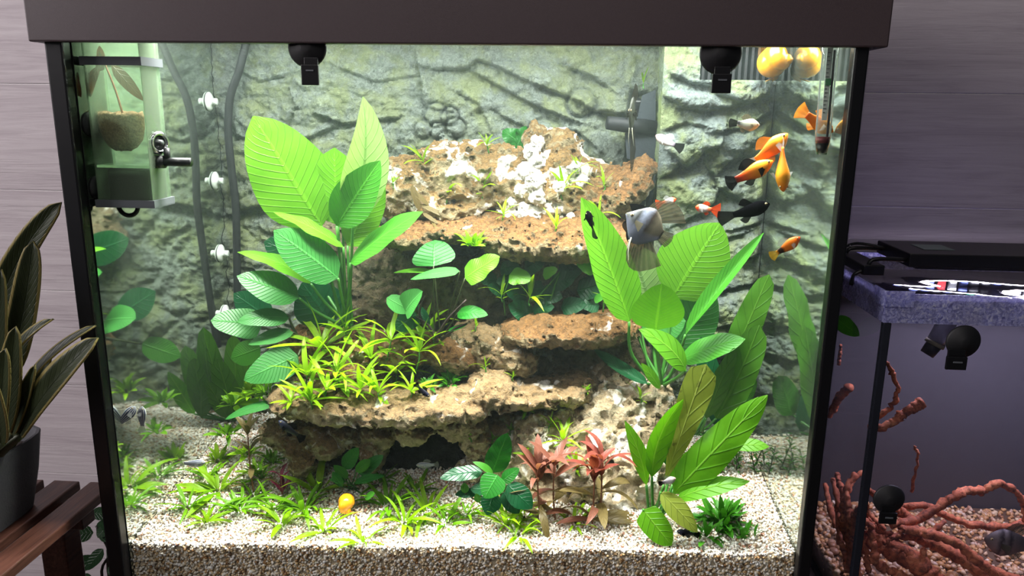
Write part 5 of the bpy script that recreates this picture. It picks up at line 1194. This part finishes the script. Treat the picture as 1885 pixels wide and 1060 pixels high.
MB().box((SX1 - .004, SY0 + .0041, ZS0 + .006), (SX1, SY1 - .0041, ZST)).mk('side_pane', M_SG, st)
MB().box((SX0, SY1 - .004, ZS0 + .006), (SX1, SY1, ZST)).mk('back_pane', M_BACKB, st)
MB().box((SX0, SY0, ZS0), (SX1, SY1, ZS0 + .0058)).mk('bottom_pane', M_SEDGE, st)
MB().box((SX0 - .0008, SY0 - .0008, ZS0 + .001), (SX0 + .0065, SY0 + .0055, ZSR - .001), .001).mk('corner_seal', M_SEDGE, st)
for lo, hi in (((SX0 - .002, SY0 - .0025, ZSR), (SX1, SY0 - .0002, ZST)), ((SX0 - .0025, SY0, ZSR), (SX0 - .0002, SY1, ZST)), ((SX0 + .005, SY1 - .0065, ZSR + .008), (SX1, SY1 - .0042, ZST))):
    MB().box(lo, hi).mk('rim', M_RIM, st)
MB().box((SX0 - .0035, SY0 - .0045, ZST - .012), (SX0 + .022, SY0 - .0026, ZST + .003), .0008).mk('corner_clip', M_RIM, st)
MB().box((SX0 - .0048, SY0 - .0045, ZST - .012), (SX0 - .0026, SY0 + .02, ZST + .003), .0008).mk('corner_clip', M_RIM, st)
M_SW = clear_mat('small_tank_water_surface', (.9, .92, .98, 1), .05, .015)
V = [(x, y, ZST - .005 + .0006 * math.sin(40 * x + 70 * y)) for y in np.linspace(SY0 + .0045, SY1 - .0045, 12) for x in np.linspace(SX0 + .0045, SX1 - .0045, 24)]
o = mk('water', V, [(j * 24 + i, j * 24 + i + 1, (j + 1) * 24 + i + 1, (j + 1) * 24 + i) for j in range(11) for i in range(23)], M_SW); tag(o, 'clear water surface inside the small aquarium rim', 'water', kind='stuff')
tb = thing('tank_stand', 'dark stand carrying the small aquarium', 'stand', (.56, .11, 0))
MB().box((.385, -.02, ZS0 - .03), (.74, .235, ZS0 - .001), .003).mk('top', M_CAB, tb)
for x in (.39, .71):
    for y in (-.01, .20): MB().box((x, y, 0), (x + .025, y + .025, ZS0 - .03)).mk('leg', M_CAB, tb)
# ---- lamp bar
lb = thing('lamp_bar', 'flat black lamp bar resting over the small aquarium', 'lamp', (.6, .11, ZC - .14))
zb = ZC - .1465
MB().box((.446, .070, zb), (.76, .150, zb + .0135), .0012).mk('body', plain('black_lamp_housing', srgb(20, 19, 22), .4), lb)
MB().box((.470, .095, zb + .0136), (.500, .125, zb + .0141)).mk('sticker', plain('grey_sticker', srgb(110, 124, 124), .5), lb)
M_LED = [emit('led_' + n_, c, s_) for n_, c, s_ in (('white', (.8, .8, 1, 1), 7), ('red', (1, .12, .15, 1), 4), ('green', (.2, 1, .7, 1), 4), ('blue', (.25, .3, 1, 1), 7))]
pl = MB().box((.455, .073, zb - .0020), (.755, .147, zb - .0002)).mk('led_panel', plain('led_panel_dark', srgb(30, 30, 36), .3), lb)
for r_ in range(2):
    for k_ in range(26):
        MB().box((.460 + k_ * .0112, .088 + .036 * r_, zb - .0030), (.466 + k_ * .0112, .094 + .036 * r_, zb - .0021)).mk('led', M_LED[(k_ * 7 + r_ * 3) % 11 % 4 if (k_ * 5 + r_) % 4 == 1 else (0 if k_ % 3 else 3)], pl)
for y in (.076, .138):
    q = [(.450, y, zb + .006), (.415, y, zb + .006), (.4085, y, zb - .004), (.398, y, ZST + .001), (.3955, y, ZST - .010)]
    MB().tube(spline(q, 16), .0022, 8).mk('bracket_wire', M_BPL, lb, True)
MB().box((.4035, .070, ZST + .0012), (.424, .150, zb + .001), .001).mk('bracket', M_BPL, lb)
MB().tube(spline([(.450, .13, zb + .008), (.42, .135, zb + .012), (.40, .13, zb + .008), (.384, .14, zb + .010), (.375, .2, zb - .02)], 20), .0016, 7).mk('cord', M_BPL, lb, True)
# ---- heater, clips
hp = thing('tube_heater', 'short pale tube slanting below the rim of the small aquarium', 'heater', P(1715, 640, .03))
MB().tube([P(1756, 560, .035), P(1745, 590, .035), P(1722, 632, .035)], .0085, 16).mk('sleeve', clear_mat('pale_tube_plastic', (.7, .7, .78, 1), .1, .1, .5, (.32, .32, .36, 1)), hp, True)
MB().tube([P(1722, 631, .035), P(1706, 652, .035)], [.0075, .0065], 14).mk('cap', plain('dark_grey_cap', srgb(44, 44, 50), .4), hp, True)
MB().tube([P(1723, 629, .035), P(1719, 635, .035)], .0092, 16).mk('band', plain('tan_band', srgb(150, 140, 120), .5), hp, True)
clip('black round suction clip high on the small aquarium', 1774, 629, 31, 1742, 655, 1776, 680, -.0035)
clip('black round suction clip low on the small aquarium near driftwood', 1637, 919, 30, 1619, 941, 1648, 963, -.0035)
# ---- pebbles
def peb_mat():
    m = N('tan_pebbles'); f = m.n('ShaderNodeObjectInfo').outputs['Random']
    c = m.ramp(f, [(0, srgb(206, 160, 104)), (.35, srgb(188, 132, 84)), (.6, srgb(224, 196, 156)), (.8, srgb(164, 110, 76)), (1, srgb(236, 216, 190))])
    return m.fin(m.mix(m.noise(m.coord('Object'), 200, 3), c, (.7, .66, .62, 1), 'MULTIPLY'), .35)
M_PEB = peb_mat()
pb = thing('pebble_bed', 'bed of rounded tan pebbles under the driftwood', 'pebbles', (.56, .11, ZS0 + .006))
def sz(x, y): return ZS0 + .026 + .03 * y
xs = np.linspace(SX0 + .0045, SX1 - .0045, 20); ys = np.linspace(SY0 + .0045, SY1 - .0045, 12)
V = [(x, y, sz(x, y) - .004) for y in ys for x in xs] + [(x, SY0 + .0045, ZS0 + .006) for x in xs] + [(SX0 + .0045, y, ZS0 + .006) for y in ys]
F = [(j * 20 + i, j * 20 + i + 1, (j + 1) * 20 + i + 1, (j + 1) * 20 + i) for j in range(11) for i in range(19)] + [(240 + i, 241 + i, i + 1, i) for i in range(19)] + [(260 + j, j * 20, (j + 1) * 20, 261 + j) for j in range(11)]
mk('pebble_base', V, F, plain('pebble_base_brown', srgb(90, 66, 46), .8), pb)
bm = bmesh.new(); bmesh.ops.create_icosphere(bm, subdivisions=2, radius=1.0); bm.verts.index_update()
I2 = np.array([v.co[:] for v in bm.verts]); F2 = [tuple(v.index for v in f.verts) for f in bm.faces]; bm.free()
PEBM = []
for i in range(6):
    r_ = np.random.default_rng(i + 50); me = mesh('pebble', I2 * (1 + .13 * fbm(I2 * 1.3 + i * 5, i, 2)[:, None]) * np.array([1, r_.uniform(.75, .95), r_.uniform(.55, .75)]), F2); me.materials.append(M_PEB); PEBM.append(me)
r_ = np.random.default_rng(77)
for i in range(280):
    x, y = r_.uniform(SX0 + .008, SX0 + .16), SY0 + .008 + (SY1 - SY0 - .02) * r_.random() ** 1.6
    M = Matrix.Translation((x, y, sz(x, y) + r_.uniform(-.002, .002))) @ Matrix.Rotation(r_.uniform(0, 6.28), 4, 'Z') @ Matrix.Rotation(r_.uniform(-.4, .4), 4, 'X') @ Matrix.Scale(r_.uniform(.0032, .0058), 4)
    inst('pebble', PEBM[i % 6], M, pb)
pos = np.stack([r_.uniform(SX0 + .006, SX1 - .006, 2600), r_.uniform(SY0 + .0062, SY1 - .006, 2600)], -1); pos = np.column_stack([pos, sz(pos[:, 0], pos[:, 1]) - .003])
n3 = 500; fx_ = np.column_stack([r_.uniform(SX0 + .008, SX1 - .01, n3), np.full(n3, SY0 + .0078), ZS0 + .012 + r_.random(n3) * .016]); fy_ = np.column_stack([np.full(400, SX0 + .0078), r_.uniform(SY0 + .008, SY1 - .01, 400), ZS0 + .012 + r_.random(400) * .018])
V, F = grains(np.vstack([pos, fx_, fy_]), r_.uniform(.0022, .0036, 2600 + n3 + 400), 9)
def peb2():
    m = N('tan_pebbles_far'); gi = m.n('ShaderNodeNewGeometry').outputs['Random Per Island']
    return m.fin(m.ramp(gi, [(0, srgb(206, 160, 104)), (.35, srgb(188, 132, 84)), (.6, srgb(224, 196, 156)), (.8, srgb(164, 110, 76)), (1, srgb(236, 216, 190))]), .4)
o = mk('small_pebbles', V, F, peb2(), pb); o['kind'] = 'stuff'
# ---- driftwood
def wood_mat():
    m = N('red_brown_driftwood'); v = m.coord('Object'); n1 = m.noise(v, 70, 5, .65, .8); n2 = m.noise(v, 300, 3, .6, .5)
    c = m.ramp(n1, [(.3, srgb(120, 60, 38)), (.5, srgb(194, 104, 66)), (.7, srgb(228, 144, 98))]); c = m.mix(m.ramp(n2, [(.35, .6), (.5, 0)]), c, srgb(60, 34, 28))
    return m.fin(c, .75, m.bump(n2, .6, .0015))
M_WOOD = wood_mat()
def branch(parent, pts, r0_, r1_, seed=0, nm='branch'):
    q = spline([P(*p) if len(p) == 3 else p for p in pts], 7 * len(pts)); r = np.random.default_rng(seed)
    q = q + r.normal(size=q.shape) * .0006
    q[:, 0] = np.clip(q[:, 0], SX0 + .009, SX1 - .008); q[:, 1] = np.clip(q[:, 1], SY0 + .0095, SY1 - .01)
    rr = np.linspace(r0_, r1_, len(q)) * (1 + .14 * r.normal(size=len(q)))
    return MB().tube(q, np.abs(rr), 9).mk(nm, M_WOOD, parent, True)
dw = thing('driftwood', 'tangle of reddish brown driftwood roots on the pebbles', 'driftwood', P(1650, 1000, .06))
for i, (pts, a, b) in enumerate([
    ([(1640, 966, .03), (1690, 955, .035), (1740, 925, .04), (1775, 905, .045), (1810, 903, .05), (1840, 890, .05), (1870, 905, .05), (1885, 925, .05), (1888, 960, .05)], .0050, .0032),
    ([(1590, 895, .05), (1640, 930, .06), (1700, 930, .06), (1740, 948, .07), (1790, 965, .07), (1860, 968, .07), (1900, 955, .08)], .0034, .0040),
    ([(1660, 975, .025), (1700, 980, .022), (1760, 1000, .02), (1810, 1040, .018), (1850, 1060, .016), (1900, 1075, .015)], .0048, .0055),
    ([(1600, 955, .04), (1605, 985, .03), (1612, 1035, .022)], .0032, .0042), ([(1500, 870, .09), (1530, 890, .08), (1548, 900, .07), (1552, 925, .06)], .0030, .0035),
    ([(1575, 870, .07), (1555, 905, .06), (1545, 930, .05), (1530, 960, .04)], .0030, .0036), ([(1600, 860, .09), (1570, 885, .08), (1555, 915, .07)], .0026, .0034), ([(1548, 940, .03), (1552, 960, .03), (1546, 985, .03)], .0045, .0040),
    ([(1548, 945, .025), (1560, 935, .025), (1580, 950, .03), (1605, 970, .03)], .0036, .0036), ([(1503, 915, .06), (1530, 935, .06), (1560, 985, .05), (1570, 1030, .04)], .0040, .0050), ([(1510, 945, .05), (1540, 965, .05), (1590, 985, .05), (1650, 1005, .04), (1700, 1040, .03)], .0055, .0085),
    ([(1590, 990, .05), (1640, 1010, .045), (1690, 1040, .03), (1720, 1075, .02)], .010, .012), ([(1680, 985, .05), (1740, 1010, .05), (1800, 1050, .04), (1850, 1090, .03)], .0065, .0075), ([(1615, 1040, .02), (1660, 1060, .015), (1700, 1085, .012)], .005, .004),
    ([(1520, 990, .03), (1545, 1010, .03), (1552, 1050, .03)], .003, .003), ([(1535, 880, .1), (1545, 930, .08), (1550, 990, .06)], .0024, .003), ([(1628, 1000, .02), (1650, 985, .022), (1668, 970, .025)], .0024, .0020), ([(1700, 1010, .03), (1702, 1060, .02)], .0032, .003),
    ([(1500, 930, .08), (1518, 955, .07), (1530, 1000, .06)], .003, .0034), ([(1512, 880, .1), (1520, 920, .08), (1512, 960, .07), (1525, 1010, .05)], .0026, .003), ([(1530, 905, .06), (1538, 945, .05), (1560, 970, .045)], .0026, .003), ([(1560, 930, .05), (1535, 950, .045), (1515, 985, .04)], .0028, .003), ([(1590, 920, .06), (1600, 950, .05), (1630, 975, .04)], .0028, .0034), ([(1500, 1000, .05), (1530, 1030, .04), (1560, 1055, .03)], .0034, .004), ([(1585, 930, .04), (1575, 960, .035), (1590, 1000, .03), (1600, 1050, .025)], .0028, .003),
    ([(1505, 890, .12), (1525, 930, .1), (1540, 970, .08)], .003, .0036), ([(1640, 935, .05), (1668, 950, .05), (1690, 990, .045)], .004, .006), ([(1560, 1000, .02), (1575, 1020, .02), (1580, 1060, .015)], .003, .003), ([(1600, 965, .05), (1640, 985, .05), (1700, 985, .05), (1740, 960, .055)], .0035, .003)]):
    branch(dw, pts, a, b, i)
for lb_, pts, a, b in (('thin stick with a cut end rising beside the suction clip', [(1600, 790, .03), (1640, 780, .03), (1660, 765, .03), (1678, 752, .03), (1697, 741, .03)], .0034, .0052), ('thin stick with a cut end seen through the side pane', [(1500, 765, .13), (1525, 750, .12), (1540, 735, .11), (1564, 712, .10)], .0034, .0050),
                       ('slender curved twig hanging behind the dark corner edge', [(1618, 640, .05), (1628, 665, .05), (1645, 690, .05), (1652, 720, .05), (1640, 750, .05), (1605, 775, .05)], .0020, .0026), ('short dark twig by the frame in the small aquarium', [(1528, 635, .12), (1536, 655, .12), (1543, 672, .12)], .0016, .002), ('tiny twig standing in the middle of the small aquarium', [(1683, 822, .06), (1690, 835, .06), (1687, 860, .06), (1678, 905, .06)], .0010, .0016)):
    t = thing('driftwood_stick', lb_, 'stick', P(*pts[0])); branch(t, pts, a, b, len(lb_))
t = thing('floating_leaf', 'single dim green leaf floating near the rim of the small aquarium', 'leaf', P(1560, 600, .07)); leaf(t, (1537, 585, .07), (1582, 618, .07), 30, 'mid', (0, -1, .3), bend=.05)
fish('silver barred fish in the small aquarium at the frame edge', (1812, 992), (1925, 1006), .035, .50, .2, 'plump', 'tetra', 'smoke', 'smoke', tl=.2)
# ================================================================ stool, pot and snake plant on the left
def stool_wood():
    m = N('reddish_stool_wood'); g_ = m.noise(m.coord('Object', (30, 2.0, 30)), 8, 5, .6, .6)
    c = m.ramp(g_, [(.3, srgb(70, 42, 34)), (.55, srgb(104, 66, 54)), (.75, srgb(126, 84, 68))]); return m.fin(c, .4, m.bump(g_, .25, .001))
M_STOOL = stool_wood(); zs = ZC - .41
sl = thing('slatted_stool', 'reddish brown slatted wooden stool beside the aquarium', 'stool', (-.5, -.07, 0))
for x0, x1 in ((-.412, -.384), (-.454, -.424), (-.496, -.466), (-.538, -.508), (-.580, -.550), (-.622, -.592)):
    MB().box((x0, -.25, zs - .011), (x1, .058, zs), .0015).mk('slat', M_STOOL, sl)
for y in (-.20, .008): MB().box((-.615, y, zs - .030), (-.392, y + .022, zs - .0111), .001).mk('crossbar', M_STOOL, sl)
for x in (-.44, -.60):
    for y in (-.205, .004): MB().box((x, y, 0), (x + .028, y + .028, zs - .0301), .002).mk('leg', M_STOOL, sl)
# pot: rounded square, tapered, hollow
M_POT = plain('dark_grey_stone_pot', srgb(74, 74, 78), .75, .5, 500)
pcx, pcy = -.492, -.045
pot = thing('plant_pot', 'dark grey square stone pot holding the snake plant', 'pot', (pcx, pcy, zs))
def sq(hw, z, n=40, e=5.0):
    o = []
    for j in range(n):
        a = 2 * math.pi * j / n; c, s = math.cos(a), math.sin(a); k = (abs(c) ** e + abs(s) ** e) ** (-1 / e); o.append((pcx + hw * k * c, pcy + hw * k * s, z))
    return o
V = []; rows = [(.056, zs + .0005), (.059, zs + .002), (.066, zs + .04), (.071, zs + .080), (.0705, zs + .0815), (.068, zs + .0815), (.067, zs + .079), (.062, zs + .05), (.03, zs + .05)]
for h_, z in rows: V += sq(h_, z)
n = 40; F = [(i * n + j, i * n + (j + 1) % n, (i + 1) * n + (j + 1) % n, (i + 1) * n + j) for i in range(len(rows) - 1) for j in range(n)] + [tuple(range(n))[::-1], tuple((len(rows) - 1) * n + j for j in range(n))]
smooth_by_angle(mk('pot_body', V, F, M_POT, pot, True), 50)
V = sq(.0625, zs + .066) + sq(.04, zs + .069) + sq(.01, zs + .070); F = [(i * n + j, i * n + (j + 1) % n, (i + 1) * n + (j + 1) % n, (i + 1) * n + j) for i in range(2) for j in range(n)] + [tuple(2 * n + j for j in range(n))]
mk('soil', V, F, plain('potting_soil', srgb(44, 34, 30), .95, .9, 500), pot)
ML['snake'] = leaf_mat('snake_plant_leaf', srgb(36, 48, 30), srgb(74, 84, 50), srgb(40, 52, 34), 14, .12, .35, .4, dim(srgb(176, 160, 96), .62))
sp_ = thing('snake_plant', 'dark green snake plant with yellow leaf margins in the grey pot', 'plant', (pcx, pcy, zs + .068))
for i, (b, tp, w_, f_, kw) in enumerate([
    ((-20, 640, -.02), (114, 372, -.01), 56, (.4, -1, .3), dict(bend=.0, arch=(-.10, 0, .10))), ((18, 690, -.03), (62, 443, -.02), 58, (.3, -1, .1), dict(bend=.04, arch=(.06, 0, 0))), ((-12, 760, -.05), (4, 495, -.05), 44, (.2, -1, .1), {}),
    ((22, 780, -.04), (100, 588, -.05), 46, (-.5, -.6, .6), dict(bend=.12, fold=.5, arch=(-.14, 0, .10))), ((28, 780, -.03), (178, 600, -.02), 40, (-.4, -.6, .8), dict(bend=.22, fold=.3)), ((40, 800, -.05), (182, 622, -.06), 66, (-.3, -1, .5), dict(bend=.10)),
    ((36, 795, -.02), (94, 648, -.01), 38, (.1, -1, .3), dict(bend=.05)), ((10, 800, -.06), (30, 600, -.06), 52, (.2, -1, .2), {}), ((0, 800, -.07), (12, 640, -.08), 46, (0, -1, .2), {}), ((24, 800, -.05), (66, 670, -.06), 30, (.1, -1, .2), dict(fold=.4)), ((5, 815, -.08), (-14, 690, -.10), 50, (.1, -1, .2), {})]):
    V, F, U = leaf_geo(P(*b), P(*tp), w_ * S(b[2]), f_, shape='strap', fold=kw.pop('fold', .3), nu=18, seed=i, **kw); V = V + 0
    # root the blade in the soil with a tapering neck
    B = P(*b); root = np.array([np.clip(B[0] - .006, pcx - .05, pcx + .048), np.clip(B[1], pcy - .05, pcy + .048), zs + .066])
    o = mk('leaf', V, F, ML['snake'], sp_, True, U)
    md = o.modifiers.new('thick', 'SOLIDIFY'); md.thickness = .0016
    if np.linalg.norm(B - root) > .004:
        MB().tube(spline([root, (root + B) / 2 + np.array([0, 0, .002]), B], 8), np.linspace(.0065, .0035, 8), 8).mk('leaf_base', plain('leaf_base_green', srgb(70, 76, 50), .5), o, True)
# dark small-leaved plant low behind the stool
lp = thing('house_plant', 'dark glossy small leaved plant low behind the stool', 'plant', (-.47, .20, 0))
ML['gloss'] = leaf_mat('dark_glossy_leaf', srgb(26, 50, 30), srgb(52, 84, 50), None, 7, .12, .3, .25)
MB().lathe([(.055, 0), (.075, .13), (.078, .135), (.070, .135), (.066, .11), (.01, .108)], (-.47, .20, .001), (0, 0, 1), 28).mk('pot', plain('brown_clay_pot', srgb(90, 60, 48), .7), lp, True)
for st_ in ([(-.47, .20, .11), (-.46, .20, .45), P(205, 1080, .2), P(198, 1000, .2), P(176, 968, .2)], [(-.475, .2, .11), (-.47, .2, .45), P(190, 1075, .2), P(200, 1020, .2), P(186, 985, .2)], [(-.48, .2, .11), (-.48, .2, .45), P(150, 1085, .2), P(165, 1040, .2)]):
    MB().tube(spline(st_, 24), np.linspace(.003, .0012, 24), 7).mk('stem', plain('dark_plant_stem', srgb(40, 36, 30), .5), lp, True)
for i, (b, tp, w_) in enumerate([((172, 980), (120, 985), 34), ((178, 985), (218, 962), 46), ((168, 945), (212, 945), 26), ((198, 1000), (215, 1010), 40), ((190, 1010), (158, 1050), 26), ((180, 1030), (130, 1040), 30), ((200, 1040), (222, 1060), 30), ((150, 1062), (175, 1075), 26), ((196, 968), (180, 990), 24), ((200, 1035), (208, 1020), 22)]):
    leaf(lp, (b[0], b[1], .2), (tp[0], tp[1], .19), w_, 'gloss', (0, -1, .4), bend=.06, shape='ov', seed=i, nu=10)
